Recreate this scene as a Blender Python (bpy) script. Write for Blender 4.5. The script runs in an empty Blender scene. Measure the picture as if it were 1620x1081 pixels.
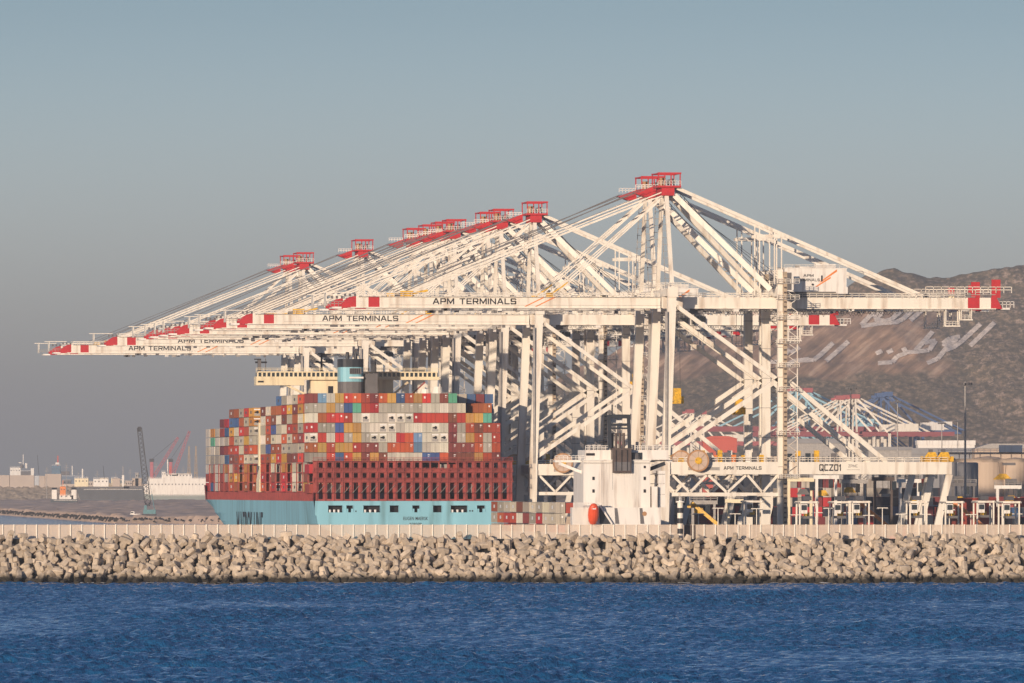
import bpy, math, random
import numpy as np
from mathutils import Vector, Matrix
random.seed(7)
R = math.radians
SC = bpy.context.scene
COL = SC.collection
F = 15700.0          # focal length in photograph pixels (photo 1620 wide)
H = 20.6             # eye height above the sea
PX0, HY = 810.0, 767.0

def P(px, py, D):
    """world point seen at photo pixel px,py at distance D"""
    return Vector(((px-PX0)*D/F, D, H+(HY-py)*D/F))

# ---------------------------------------------------------------- camera, world, sun
cam = bpy.data.cameras.new('camera'); camo = bpy.data.objects.new('camera', cam); COL.objects.link(camo)
camo.location = (0, 0, H); camo.rotation_euler = (R(90), 0, 0)
cam.sensor_width = 36; cam.lens = F/1620*36
cam.shift_y = (HY-540.5)/1620
cam.clip_start = 5; cam.clip_end = 90000
SC.camera = camo
SC.render.engine = 'CYCLES'
SC.view_settings.view_transform = 'Standard'; SC.view_settings.look = 'None'
SC.view_settings.exposure = 0.15; SC.view_settings.gamma = 1
SC.cycles.use_denoising = True
SC.cycles.max_bounces = 6; SC.cycles.transparent_max_bounces = 12
SC.cycles.volume_bounces = 0
SUN_AZ, SUN_EL = R(25), R(8.5)      # light comes from behind the viewer's left shoulder
w = bpy.data.worlds.new('World'); SC.world = w; w.use_nodes = True
nt = w.node_tree; nt.nodes.clear()
sky = nt.nodes.new('ShaderNodeTexSky'); sky.sky_type = 'NISHITA'; sky.sun_disc = False
sky.sun_elevation = SUN_EL; sky.sun_rotation = R(180)+SUN_AZ
sky.air_density = 1.2; sky.dust_density = 1.0; sky.ozone_density = 3.0
bg = nt.nodes.new('ShaderNodeBackground'); bg.inputs[1].default_value = 0.10
mixc = nt.nodes.new('ShaderNodeMix'); mixc.data_type = 'RGBA'; mixc.blend_type = 'MULTIPLY'
mixc.inputs[0].default_value = 1
# the low sky is bluish grey and brightest a degree or two above the horizon
tcw = nt.nodes.new('ShaderNodeTexCoord'); spw = nt.nodes.new('ShaderNodeSeparateXYZ'); crw = nt.nodes.new('ShaderNodeValToRGB'); vm = nt.nodes.new('ShaderNodeVectorMath')
nt.links.new(tcw.outputs['Generated'], spw.inputs[0]); nt.links.new(spw.outputs[2], crw.inputs[0]); crw.color_ramp.interpolation = 'B_SPLINE'
SKY = [(0.0, (1.4, 1.6, 2.9)), (.022, (1.58, 1.84, 3.5)), (.036, (1.28, 1.62, 3.1)), (.050, (.78, 1.07, 2.08)), (.16, (.60, .72, 1.10)), (1.0, (.66, .72, .90))]
el = crw.color_ramp.elements
el[0].position = 0; el[1].position = 1
for i_, (p_, c_) in enumerate(SKY):
    e_ = el[0] if i_ == 0 else (el[-1] if i_ == len(SKY)-1 else el.new(p_)); e_.color = (c_[0]/3.6, c_[1]/3.6, c_[2]/3.6, 1)
vm.operation = 'SCALE'; vm.inputs['Scale'].default_value = 3.6; nt.links.new(crw.outputs[0], vm.inputs[0]); nt.links.new(vm.outputs[0], mixc.inputs[7])
wo = nt.nodes.new('ShaderNodeOutputWorld')
nt.links.new(sky.outputs[0], mixc.inputs[6]); nt.links.new(mixc.outputs[2], bg.inputs[0]); nt.links.new(bg.outputs[0], wo.inputs[0])
sl = bpy.data.lights.new('sun', 'SUN'); sl.energy = 4.5; sl.angle = R(0.5); sl.color = (1.0, 0.815, 0.635)
so = bpy.data.objects.new('sun', sl); COL.objects.link(so)
sd = Vector((-math.sin(SUN_AZ)*math.cos(SUN_EL), -math.cos(SUN_AZ)*math.cos(SUN_EL), math.sin(SUN_EL)))
so.rotation_euler = sd.to_track_quat('Z', 'Y').to_euler(); so.location = (-200, -300, 300)

# ---------------------------------------------------------------- materials
MATS = {}
def mat(name, col, rough=0.6, var=0.12, scale=0.6, dirt=None, dirt_amt=0.0, bump=0.0, metal=0.0, streak=False, spec=0.4):
    """painted / concrete surface: base colour broken up by noise, optional stains"""
    if name in MATS: return MATS[name]
    m = bpy.data.materials.new(name); m.use_nodes = True; t = m.node_tree; b = t.nodes['Principled BSDF']
    b.inputs['Roughness'].default_value = rough; b.inputs['Metallic'].default_value = metal
    b.inputs['Specular IOR Level'].default_value = spec
    tc = t.nodes.new('ShaderNodeTexCoord'); n = t.nodes.new('ShaderNodeTexNoise'); n.inputs['Scale'].default_value = scale
    n.inputs['Detail'].default_value = 5
    mp = t.nodes.new('ShaderNodeMapping')
    if streak: mp.inputs['Scale'].default_value = (1, 1, 0.12)
    t.links.new(tc.outputs['Object'], mp.inputs[0]); t.links.new(mp.outputs[0], n.inputs[0])
    cr = t.nodes.new('ShaderNodeValToRGB'); c = np.array(col)
    cr.color_ramp.elements[0].position = 0.3; cr.color_ramp.elements[1].position = 0.7
    cr.color_ramp.elements[0].color = (*np.clip(c*(1-var), 0, 1), 1); cr.color_ramp.elements[1].color = (*np.clip(c*(1+var), 0, 1), 1)
    t.links.new(n.outputs[0], cr.inputs[0]); out = cr.outputs[0]
    if dirt is not None:
        n2 = t.nodes.new('ShaderNodeTexNoise'); n2.inputs['Scale'].default_value = scale*2.3; n2.inputs['Detail'].default_value = 8
        t.links.new(mp.outputs[0], n2.inputs[0])
        r2 = t.nodes.new('ShaderNodeValToRGB'); r2.color_ramp.elements[0].position = 0.52; r2.color_ramp.elements[1].position = 0.72
        r2.color_ramp.elements[0].color = (0, 0, 0, 1); r2.color_ramp.elements[1].color = (dirt_amt,)*3+(1,)
        t.links.new(n2.outputs[0], r2.inputs[0])
        mx = t.nodes.new('ShaderNodeMix'); mx.data_type = 'RGBA'; mx.inputs[7].default_value = (*dirt, 1)
        t.links.new(r2.outputs[0], mx.inputs[0]); t.links.new(out, mx.inputs[6]); out = mx.outputs[2]
    t.links.new(out, b.inputs['Base Color'])
    if bump:
        bp = t.nodes.new('ShaderNodeBump'); bp.inputs['Strength'].default_value = bump; bp.inputs['Distance'].default_value = 0.3
        t.links.new(n.outputs[0], bp.inputs['Height']); t.links.new(bp.outputs[0], b.inputs['Normal'])
    MATS[name] = m; return m

RUST = (0.20, 0.09, 0.04)
white = mat('crane_white_paint', (0.79, 0.72, 0.61), 0.5, 0.06, 0.25, (0.40, 0.29, 0.20), 0.62, streak=True)
whiteb = mat('ship_white_paint', (0.78, 0.73, 0.66), 0.5, 0.06, 0.4, RUST, 0.36, streak=True)
cream = mat('bridge_cream_paint', (0.78, 0.66, 0.44), 0.5, 0.07, 0.4, RUST, 0.3, streak=True)
red = mat('signal_red_paint', (0.47, 0.022, 0.028), 0.5, 0.12, 0.5)
black = mat('black_lettering', (0.03, 0.03, 0.035), 0.6, 0.1)
orange = mat('orange_stripe_paint', (0.75, 0.22, 0.04), 0.5, 0.1)
yellow = mat('yellow_spreader_paint', (0.72, 0.40, 0.02), 0.5, 0.15, 1.0, (0.08, 0.05, 0.03), 0.7)
steel = mat('galvanised_steel', (0.34, 0.31, 0.28), 0.5, 0.2, 1.0)
dark = mat('dark_opening', (0.012, 0.012, 0.016), 0.8, 0.2)
glass = mat('dark_window_glass', (0.02, 0.03, 0.04), 0.12, 0.1, spec=0.8)
hrope = mat('hoist_wire', (0.17, 0.16, 0.16), 0.6, 0.1)
rope = mat('steel_wire_rope', (0.07, 0.07, 0.08), 0.6, 0.1)
ladderm = mat('ladder_brown_steel', (0.42, 0.32, 0.22), 0.7, 0.25, 1.0)
reelm = mat('cable_reel_drum', (0.42, 0.22, 0.10), 0.6, 0.15, 1.0)
cyan = mat('hull_light_blue', (0.23, 0.48, 0.56), 0.45, 0.10, 0.14, (0.12, 0.24, 0.26), 0.75, streak=True)
oxide = mat('red_oxide_steel', (0.30, 0.055, 0.045), 0.65, 0.22, 0.35, (0.12, 0.03, 0.03), 0.6)
navy = mat('funnel_dark_top', (0.022, 0.026, 0.034), 0.5, 0.1)
fgrey = mat('funnel_grey', (0.13, 0.12, 0.12), 0.6, 0.15, 0.5)
brown = mat('funnel_brown', (0.085, 0.06, 0.05), 0.6, 0.2, 0.7)
lifeb = mat('lifeboat_orange', (0.72, 0.09, 0.03), 0.35, 0.1, 0.5)
conc = mat('breakwater_concrete', (0.46, 0.36, 0.25), 0.9, 0.20, 0.5, (0.20, 0.15, 0.11), 0.6, bump=0.3)
hullgrey = mat('grey_hull', (0.16, 0.18, 0.18), 0.6, 0.12, 0.1)
asphalt = mat('quay_asphalt', (0.12, 0.105, 0.09), 0.9, 0.2, 0.05)
sand = mat('reclaimed_sand', (0.40, 0.30, 0.21), 0.95, 0.2, 0.02, (0.2, 0.15, 0.11), 0.5)
rubble = mat('rubble_and_gap_shade', (0.03, 0.026, 0.022), 0.95, 0.5, 0.2)  # near black, so the shade between armour blocks is painted in; also spit rubble

# armour concrete: real tide stain below the splash line
def conc_tide():
    m = mat('armour_concrete', (0.55, 0.45, 0.34), 0.9, 0.22, 0.45, (0.26, 0.19, 0.13), 0.55, bump=0.35)
    t = m.node_tree; b = t.nodes['Principled BSDF']; src = b.inputs['Base Color'].links[0].from_socket
    g = t.nodes.new('ShaderNodeNewGeometry'); s = t.nodes.new('ShaderNodeSeparateXYZ'); n = t.nodes.new('ShaderNodeTexNoise')
    n.inputs['Scale'].default_value = 0.5; t.links.new(g.outputs['Position'], n.inputs[0]); t.links.new(g.outputs['Position'], s.inputs[0])
    a = t.nodes.new('ShaderNodeMath'); a.operation = 'MULTIPLY_ADD'; a.inputs[1].default_value = -2.2; t.links.new(n.outputs[0], a.inputs[0]); t.links.new(s.outputs[2], a.inputs[2])
    mr = t.nodes.new('ShaderNodeMapRange'); mr.inputs[1].default_value = 0.1; mr.inputs[2].default_value = 1.2; t.links.new(a.outputs[0], mr.inputs[0])
    mx = t.nodes.new('ShaderNodeMix'); mx.data_type = 'RGBA'; mx.inputs[6].default_value = (0.035, 0.028, 0.018, 1)
    t.links.new(mr.outputs[0], mx.inputs[0]); t.links.new(src, mx.inputs[7]); t.links.new(mx.outputs[2], b.inputs['Base Color'])
    o = t.nodes.new('ShaderNodeObjectInfo')
    hv = t.nodes.new('ShaderNodeHueSaturation'); mr2 = t.nodes.new('ShaderNodeMapRange'); mr2.inputs[3].default_value = 0.78; mr2.inputs[4].default_value = 1.15
    t.links.new(o.outputs['Random'], mr2.inputs[0]); t.links.new(mr2.outputs[0], hv.inputs['Value']); t.links.new(mx.outputs[2], hv.inputs['Color'])
    t.links.new(hv.outputs[0], b.inputs['Base Color'])
    return m
armour = conc_tide()

# ---------------------------------------------------------------- mesh builder
class MB:
    def __init__(s): s.v = []; s.f = []; s.m = []; s.mats = []
    def mi(s, m):
        if m not in s.mats: s.mats.append(m)
        return s.mats.index(m)
    def add(s, vs, fs, m):
        o = len(s.v); k = s.mi(m); s.v.extend(tuple(v) for v in vs)
        for f in fs: s.f.append(tuple(i+o for i in f)); s.m.append(k)
        return s
    def box(s, x0, x1, y0, y1, z0, z1, m):
        vs = [(x, y, z) for z in (z0, z1) for y in (y0, y1) for x in (x0, x1)]
        return s.add(vs, [(0, 2, 3, 1), (4, 5, 7, 6), (0, 1, 5, 4), (2, 6, 7, 3), (0, 4, 6, 2), (1, 3, 7, 5)], m)
    def beam(s, p, q, w, h, m):
        """square bar from p to q; w across, h in the upright sense"""
        p = Vector(p); q = Vector(q); d = (q-p).normalized()
        up = Vector((0, 0, 1)) if abs(d.z) < 0.95 else Vector((1, 0, 0))
        a = d.cross(up).normalized(); b = a.cross(d).normalized()
        vs = []
        for c in (p, q):
            for i, j in ((-1, -1), (1, -1), (1, 1), (-1, 1)): vs.append(c+a*(i*w/2)+b*(j*h/2))
        return s.add(vs, [(0, 1, 2, 3), (7, 6, 5, 4), (0, 4, 5, 1), (1, 5, 6, 2), (2, 6, 7, 3), (3, 7, 4, 0)], m)
    def tube(s, p, q, r0, r1, m, n=8, caps=True):
        p = Vector(p); q = Vector(q); d = (q-p).normalized()
        up = Vector((0, 0, 1)) if abs(d.z) < 0.95 else Vector((1, 0, 0))
        a = d.cross(up).normalized(); b = a.cross(d).normalized(); vs = []
        for c, r in ((p, r0), (q, r1)):
            for i in range(n):
                t = 2*math.pi*i/n; vs.append(c+a*(r*math.cos(t))+b*(r*math.sin(t)))
        fs = [(i, (i+1) % n, n+(i+1) % n, n+i) for i in range(n)]
        if caps: fs += [tuple(range(n))[::-1], tuple(range(n, 2*n))]
        return s.add(vs, fs, m)
    def poly(s, pts, y0, y1, m):
        """x,z outline extruded in y"""
        n = len(pts); vs = [(x, y0, z) for x, z in pts]+[(x, y1, z) for x, z in pts]
        fs = [(i, (i+1) % n, n+(i+1) % n, n+i) for i in range(n)]+[tuple(range(n))[::-1], tuple(range(n, 2*n))]
        return s.add(vs, fs, m)
    def rail(s, x0, x1, y, z, m, step=2.5, h=1.1, t=0.09):
        s.box(x0, x1, y-t/2, y+t/2, z+h-t, z+h, m); s.box(x0, x1, y-t/2, y+t/2, z+h*.5-t/2, z+h*.5+t/2, m)
        n = max(1, int(abs(x1-x0)/step))
        for i in range(n+1):
            x = x0+(x1-x0)*i/n; s.box(x-t/2, x+t/2, y-t/2, y+t/2, z, z+h, m)
        return s
    def text(s, string, x, y, z, height, width, m, axis='x', thick=0.05):
        vs, fs = text_mesh(string); xs = [v[0] for v in vs]; ys = [v[1] for v in vs]
        ax, bx, ay, by = min(xs), max(xs), min(ys), max(ys); out = []
        for a, b in vs:
            u = (a-ax)/(bx-ax)*width; v = (b-ay)/(by-ay)*height
            out.append((x+u, y, z+v) if axis == 'x' else (x, y+u, z+v))
        return s.add(out, fs, m)
    def mesh(s, name):
        me = bpy.data.meshes.new(name); me.from_pydata(s.v, [], s.f)
        for m in s.mats: me.materials.append(m)
        me.polygons.foreach_set('material_index', s.m); me.update(); return me
    def build(s, name, parent=None, loc=None, rotz=None, **tags):
        o = bpy.data.objects.new(name, s.mesh(name)); COL.objects.link(o)
        if parent: o.parent = parent
        if loc is not None: o.location = loc
        if rotz is not None: o.rotation_euler = (0, 0, rotz)
        for k, v in tags.items(): o[k] = v
        return o
_T = {}
# wide squared signwriter capitals drawn as strokes in a box of height 1
GL = {'A': (.98, [[(0, 0), (.42, 1), (.56, 1), (.98, 0)], [(.2, .3), (.78, .3)]]), 'P': (.84, [[(0, 0), (0, 1), (.74, 1), (.84, .9), (.84, .52), (.74, .42), (0, .42)]]),
      'M': (1.14, [[(0, 0), (0, 1)], [(.06, 1), (.57, .12), (1.08, 1)], [(1.14, 1), (1.14, 0)]]), 'T': (.88, [[(0, 1), (.88, 1)], [(.44, 1), (.44, 0)]]),
      'E': (.78, [[(.78, 1), (0, 1), (0, 0), (.78, 0)], [(0, .5), (.7, .5)]]), 'R': (.86, [[(0, 0), (0, 1), (.74, 1), (.84, .9), (.84, .54), (.74, .44), (0, .44)], [(.45, .44), (.86, 0)]]),
      'I': (.0, [[(0, 0), (0, 1)]]), 'N': (.92, [[(0, 0), (0, 1), (.92, 0), (.92, 1)]]), 'L': (.74, [[(0, 1), (0, 0), (.74, 0)]]),
      'S': (.84, [[(.84, .9), (.74, 1), (.1, 1), (0, .9), (0, .6), (.1, .5), (.74, .5), (.84, .4), (.84, .1), (.74, 0), (.1, 0), (0, .1)]]),
      'Q': (.8, [[(.1, 0), (0, .1), (0, .9), (.1, 1), (.7, 1), (.8, .9), (.8, .1), (.7, 0), (.1, 0)], [(.5, .25), (.85, -.1)]]), 'C': (.74, [[(.74, 1), (.1, 1), (0, .9), (0, .1), (.1, 0), (.74, 0)]]),
      'Z': (.78, [[(0, 1), (.78, 1), (0, 0), (.78, 0)]]), '0': (.78, [[(.1, 0), (0, .1), (0, .9), (.1, 1), (.68, 1), (.78, .9), (.78, .1), (.68, 0), (.1, 0)]]), '1': (.2, [[(0, .8), (.2, 1), (.2, 0)]]), ' ': (.4, [])}
def stroke_text(string, wd=.235):
    vs, fs, x = [], [], 0
    for ch in string:
        gw, sts = GL[ch]
        for pl in sts:
            for (x0, y0), (x1, y1) in zip(pl, pl[1:]):
                dx, dy = x1-x0, y1-y0; l = math.hypot(dx, dy); dx, dy = dx/l*wd/2, dy/l*wd/2; o = len(vs)
                vs += [(x+x0-dx+dy, y0-dy-dx), (x+x1+dx+dy, y1+dy-dx), (x+x1+dx-dy, y1+dy+dx), (x+x0-dx-dy, y0-dy+dx)]; fs.append((o, o+1, o+2, o+3))
        x += gw+.42
    return vs, fs
def text_mesh(string):
    if string in _T: return _T[string]
    if all(c in GL for c in string): _T[string] = stroke_text(string); return _T[string]
    c = bpy.data.curves.new('t', 'FONT'); c.body = string; c.size = 1; c.offset = 0.008; c.space_character = 1.08
    o = bpy.data.objects.new('t', c); COL.objects.link(o); dg = bpy.context.evaluated_depsgraph_get(); dg.update()
    me = bpy.data.meshes.new_from_object(o.evaluated_get(dg))
    vs = [(v.co.x, v.co.y) for v in me.vertices]; fs = [tuple(p.vertices) for p in me.polygons]
    bpy.data.objects.remove(o); bpy.data.curves.remove(c); bpy.data.meshes.remove(me)
    _T[string] = (vs, fs); return _T[string]
def empty(name, loc, rotz=0, **tags):
    o = bpy.data.objects.new(name, None); COL.objects.link(o); o.location = loc; o.rotation_euler = (0, 0, rotz)
    for k, v in tags.items(): o[k] = v
    return o
def copy_tree(src, loc, **tags):
    r = src.copy(); COL.objects.link(r); r.location = loc
    for k, v in tags.items(): r[k] = v
    for ch in list(src.children):
        c = ch.copy(); COL.objects.link(c); c.parent = r
        for g in list(ch.children):
            d = g.copy(); COL.objects.link(d); d.parent = c
    return r
def vnoise(x, y, seed=0):
    xi = np.floor(x).astype(int); yi = np.floor(y).astype(int); xf = x-xi; yf = y-yi
    def h(a, b):
        v = (a*374761393+b*668265263+seed*144665) & 0xffffffff
        v = ((v ^ (v >> 13))*1274126177) & 0xffffffff
        return ((v ^ (v >> 16)) & 0xffff)/65535.0
    u = xf*xf*(3-2*xf); v = yf*yf*(3-2*yf)
    return (h(xi, yi)*(1-u)+h(xi+1, yi)*u)*(1-v)+(h(xi, yi+1)*(1-u)+h(xi+1, yi+1)*u)*v
def grid_obj(name, X, Y, Z, m, **tags):
    ny, nx = X.shape; me = bpy.data.meshes.new(name); co = np.stack([X, Y, Z], -1).reshape(-1, 3).astype(np.float32)
    me.vertices.add(len(co)); me.vertices.foreach_set('co', co.ravel())
    i = (np.arange(ny-1)[:, None]*nx+np.arange(nx-1)[None]).ravel()
    q = np.stack([i, i+1, i+nx+1, i+nx], -1).astype(np.int32)
    me.loops.add(q.size); me.loops.foreach_set('vertex_index', q.ravel())
    me.polygons.add(len(q)); me.polygons.foreach_set('loop_start', np.arange(0, q.size, 4, dtype=np.int32))
    me.polygons.foreach_set('use_smooth', np.ones(len(q), bool)); me.materials.append(m); me.update(calc_edges=True); me.validate()
    o = bpy.data.objects.new(name, me); COL.objects.link(o)
    for k, v in tags.items(): o[k] = v
    return o

TH = math.atan((PX0+1196)/F)       # the quay, ship and cranes all run towards this direction
CQ, SQ = math.cos(TH), math.sin(TH)
QZ = 4.0
def rail_point(D): return 38.4-(D-2500)*math.tan(TH)     # x of the seaside crane rail at distance D

# ================================================================ SEA AND GROUND
def water_mat(name, wave_scale, bump, bdist=0.4):
    m = bpy.data.materials.new(name); m.use_nodes = True; t = m.node_tree; b = t.nodes['Principled BSDF']
    b.inputs['Base Color'].default_value = (0.012, 0.098, 0.24, 1); b.inputs['Roughness'].default_value = 0.07
    b.inputs['IOR'].default_value = 1.33
    tc = t.nodes.new('ShaderNodeTexCoord'); mp = t.nodes.new('ShaderNodeMapping'); mp.inputs['Scale'].default_value = (1, 0.16, 1)
    n = t.nodes.new('ShaderNodeTexNoise'); n.inputs['Scale'].default_value = wave_scale; n.inputs['Detail'].default_value = 6; n.inputs['Roughness'].default_value = 0.6
    bp = t.nodes.new('ShaderNodeBump'); bp.inputs['Strength'].default_value = bump; bp.inputs['Distance'].default_value = bdist
    t.links.new(tc.outputs['Object'], mp.inputs[0]); t.links.new(mp.outputs[0], n.inputs[0]); t.links.new(n.outputs[0], bp.inputs['Height']); t.links.new(bp.outputs[0], b.inputs['Normal'])
    return m
sea_m = water_mat('sea_water', 0.9, 1.0, 1.1)
far_m = water_mat('harbour_water', 0.5, 1.0, 2.5)
MB().add([(-6000, -900, -1.2), (6000, -900, -1.2), (6000, 42000, -1.2), (-6000, 42000, -1.2)], [(0, 1, 2, 3)], far_m).build('water', kind='structure')
nx, ny = 800, 1800
xs = np.linspace(-1, 1, nx); tt = np.linspace(0, 1, ny); ys = 960+(2056-960)*tt
X = xs[None, :]*(62+ys[:, None]*0.056); Y = np.repeat(ys[:, None], nx, 1)
rng = np.random.RandomState(3); Z = np.zeros_like(X)
for k in range(46):
    lam = 1.3*(1.1**(k*0.5)) + rng.rand()*0.6; ang = R(65)+rng.randn()*0.55; a = 0.045*lam**0.55
    kx, ky = math.cos(ang)*2*math.pi/lam, math.sin(ang)*2*math.pi/lam
    ph = kx*X+ky*Y+rng.rand()*6.28+1.6*vnoise(X/(lam*4)+k*7, Y/(lam*4), k)*2
    Z += a*(1-np.abs(np.sin(ph/2))**0.9*1.6)*0.75
Z -= Z.mean(); Z *= 0.35+1.15*vnoise(X/38, Y/130, 91)*(.6+.8*vnoise(X/12, Y/40, 92))
grid_obj('sea', X, Y, Z, sea_m, kind='structure')

# land on the far side: quay apron, reclaimed spit, plain under the hill
def quad_land(name, pts, z, m, z0=-2.5, **tags):
    b = MB(); n = len(pts); b.add([(x, y, z) for x, y in pts]+[(x, y, z0) for x, y in pts], [tuple(range(n))]+[(i, n+i, n+(i+1) % n, (i+1) % n) for i in range(n)], m)
    return b.build(name, **tags)
qe = lambda D: (rail_point(D)-4.5)
quad_land('quay', [(qe(2180), 2180), (900, 2180), (900, 5600), (60, 5600), (60, 3600), (qe(3600), 3600)], QZ, asphalt, kind='structure')
quad_land('ground', [(-40, 5400), (5500, 5000), (5500, 14000), (60, 14000)], 3.2, sand, kind='structure')
ED = [(-700, 7450), (-371, 7187), (-222, 5576), (-20, 5330)]
sgx = np.arange(-700, -18, 4.0); sgy = np.arange(5250, 9300, 9.0); SX, SY = np.meshgrid(sgx, sgy)
edg = np.interp(SX, [e[0] for e in ED], [e[1] for e in ED]); SZ = 1.2+2.0*vnoise(SX/16, SY/34, 31)+1.6*vnoise(SX/7, SY/20, 32)
for k_ in range(8): SZ = SZ+.42*np.clip((SY-edg-120-260*k_-90*vnoise(SX/25+k_*9, SY*0, 40+k_))/9, 0, 1)
SZ = np.where(SY > edg, SZ, -2.5)
sand2 = mat('spit_sand', (0.74, 0.53, 0.38), 0.95, 0.2, 0.03, (0.36, 0.27, 0.2), 0.5)
grid_obj('spit', SX, SY, SZ, sand2, kind='structure')

# ================================================================ BREAKWATER
BD = 2050.0
b = MB(); prof = [(BD-1, -2.0), (BD+12.2, 7.6), (BD+13.5, 9.3), (BD+24, 9.3), (BD+24, 8.0), (BD+40, -2.5)]
n = len(prof); vs = [(x, y, z) for x in (-260, 260) for y, z in prof]
b.add(vs, [(i, i+1, n+i+1, n+i) for i in range(n-1)], rubble)  # core colour carries the shade of the gaps between blocks
bw = b.build('breakwater_core', kind='structure')

def armour_mesh(variant):
    b = MB(); r = random.Random(variant)
    def bar(p, q, w):     # chamfered stub: two octagonal frusta
        w *= .84
        p = Vector(p); q = Vector(q); mid = (p+q)/2
        d = (q-p).normalized(); up = Vector((0, 0, 1)) if abs(d.z) < .9 else Vector((1, 0, 0)); a = d.cross(up).normalized(); c = a.cross(d)
        oct_ = [(1, .62), (.62, 1), (-.62, 1), (-1, .62), (-1, -.62), (-.62, -1), (.62, -1), (1, -.62)]; vs = []
        for pt, k in ((p, .40), (p.lerp(mid, .12), .47), (mid, .56), (q.lerp(mid, .12), .47), (q, .40)): vs += [pt+a*(x*w*k)+c*(y*w*k) for x, y in oct_]
        b.add(vs, [(r_*8+i, r_*8+(i+1) % 8, r_*8+8+(i+1) % 8, r_*8+8+i) for r_ in range(4) for i in range(8)]+[tuple(range(8))[::-1], tuple(range(32, 40))], armour)
    L = 1.66
    if variant == 0:      # three crossed stubby bars
        bar((-L, 0, 0), (L, 0, 0), 1.7); bar((0, -L*.75, 0), (0, L*.75, 0), 1.5)
    elif variant == 1:    # long shank with crossed ends
        bar((-L*1.05, 0, 0), (L*1.05, 0, 0), 1.5); bar((-L*.8, 0, -L*.75), (-L*.8, 0, L*.75), 1.35); bar((L*.8, -L*.75, 0), (L*.8, L*.75, 0), 1.35)
    else:                 # four spreading arms
        for d in ((0, 0, 1), (0.94, 0, -0.33), (-0.47, 0.82, -0.33), (-0.47, -0.82, -0.33)):
            d = Vector(d); b.tube((0, 0, 0), d*L*1.1, 1.0, 0.68, armour, 6)
    return b.mesh('armour_block')
AM = [armour_mesh(i) for i in range(3)]
def euler(r): return (r.uniform(0, 6.28), r.uniform(0, 6.28), r.uniform(0, 6.28))
ra = random.Random(11); slots = []
for row in range(9):
    t = row/8; y = BD-0.9+t*13.0; z = -0.1+t*9.1
    xx = -150+ra.uniform(0, 2)
    while xx < 150:
        if ra.random() < .07: xx += 1.6
        slots.append((xx+ra.uniform(-.35, .35), y+ra.uniform(-.5, .5), z+ra.uniform(-.35, .4), row)); xx += 2.4
inview = [s for s in slots if abs(s[0]) < 104 and s[3] % 2 == 0]
inview += [s for s in slots if abs(s[0]) < 104 and s[3] == 5 and abs(s[0]) < 90]
ra.shuffle(inview); chosen = inview[:300]; cset = set(chosen)
for i, s in enumerate(chosen):
    o = bpy.data.objects.new('armour_block', AM[ra.choice((0, 1, 1, 2))]); COL.objects.link(o)
    o.location = (s[0], s[1], s[2]-.25); o.rotation_euler = euler(ra); o.scale = (ra.uniform(.84, 1.0),)*3
    o['label'] = 'pale concrete armour block lying in the heap of the breakwater slope'; o['category'] = 'concrete block'
    o['group'] = 'armour blocks heaped on the breakwater'
av = []; af = []
for s in slots:
    if s in cset: continue
    me = AM[ra.choice((0, 1, 1, 2))]; M = Matrix.Translation((s[0], s[1], s[2]-.25)) @ __import__('mathutils').Euler(euler(ra)).to_matrix().to_4x4() @ Matrix.Scale(ra.uniform(.84, 1.0), 4)
    o = len(av); av.extend(tuple(M @ v.co) for v in me.vertices); af.extend(tuple(i+o for i in p.vertices) for p in me.polygons)
me = bpy.data.meshes.new('armour_block_rest'); me.from_pydata(av, [], af); me.materials.append(armour)
o = bpy.data.objects.new('armour_block_rest', me); COL.objects.link(o)
o['kind'] = 'stuff'; o['label'] = 'remaining pale concrete armour blocks of the breakwater slope'; o['category'] = 'concrete blocks'
# foam and splash where the swell meets the blocks
tankm = mat('tank_beige', (0.50, 0.38, 0.28), 0.7, 0.08, 0.1, (0.3, 0.2, 0.14), 0.4, streak=True)
tankg = mat('tank_grey', (0.26, 0.25, 0.25), 0.7, 0.1, 0.1)
foam = mat('sea_foam', (0.62, 0.62, 0.62), 0.8, 0.2, 2.0)
b = MB()
for i in range(60):
    x = ra.uniform(-110, 110); y = BD-1.6+ra.uniform(-1, .6); L = ra.uniform(.5, 2.6); k = 7
    pts = [(x+math.cos(j/k*6.28)*L*ra.uniform(.6, 1), y+math.sin(j/k*6.28)*.5*ra.uniform(.5, 1), .30+ra.uniform(0, .18)) for j in range(k)]
    b.add(pts+[(x, y, .42)], [(j, (j+1) % k, k) for j in range(k)], foam)
b.build('foam', kind='stuff', label='broken white foam along the foot of the breakwater', category='foam')

# screen fence on the crest: posts and fine bar panels
FD = BD+16.5; z0f, z1f = 9.31, H-(830-HY)*FD/F
pm = bpy.data.materials.new('fine_bar_screen'); pm.use_nodes = True; t = pm.node_tree; pb = t.nodes['Principled BSDF']
pb.inputs['Base Color'].default_value = (0.66, 0.54, 0.43, 1); pb.inputs['Roughness'].default_value = 0.7
tc = t.nodes.new('ShaderNodeTexCoord'); wv = t.nodes.new('ShaderNodeTexWave'); wv.inputs['Scale'].default_value = 1.1; wv.bands_direction = 'X'
t.links.new(tc.outputs['Object'], wv.inputs[0])
nz = t.nodes.new('ShaderNodeTexNoise'); nz.inputs['Scale'].default_value = 0.35; t.links.new(tc.outputs['Object'], nz.inputs[0])
mr = t.nodes.new('ShaderNodeMapRange'); mr.inputs[3].default_value = 0.50; mr.inputs[4].default_value = 0.70; t.links.new(wv.outputs[1], mr.inputs[0]); t.links.new(mr.outputs[0], pb.inputs['Alpha'])
fence = empty('screen_fence', (0, FD, z0f), label='long pale screen fence of fine bars along the breakwater crest', category='fence')
step = 17.9*FD/F
xg = (1083-PX0)*FD/F
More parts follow.
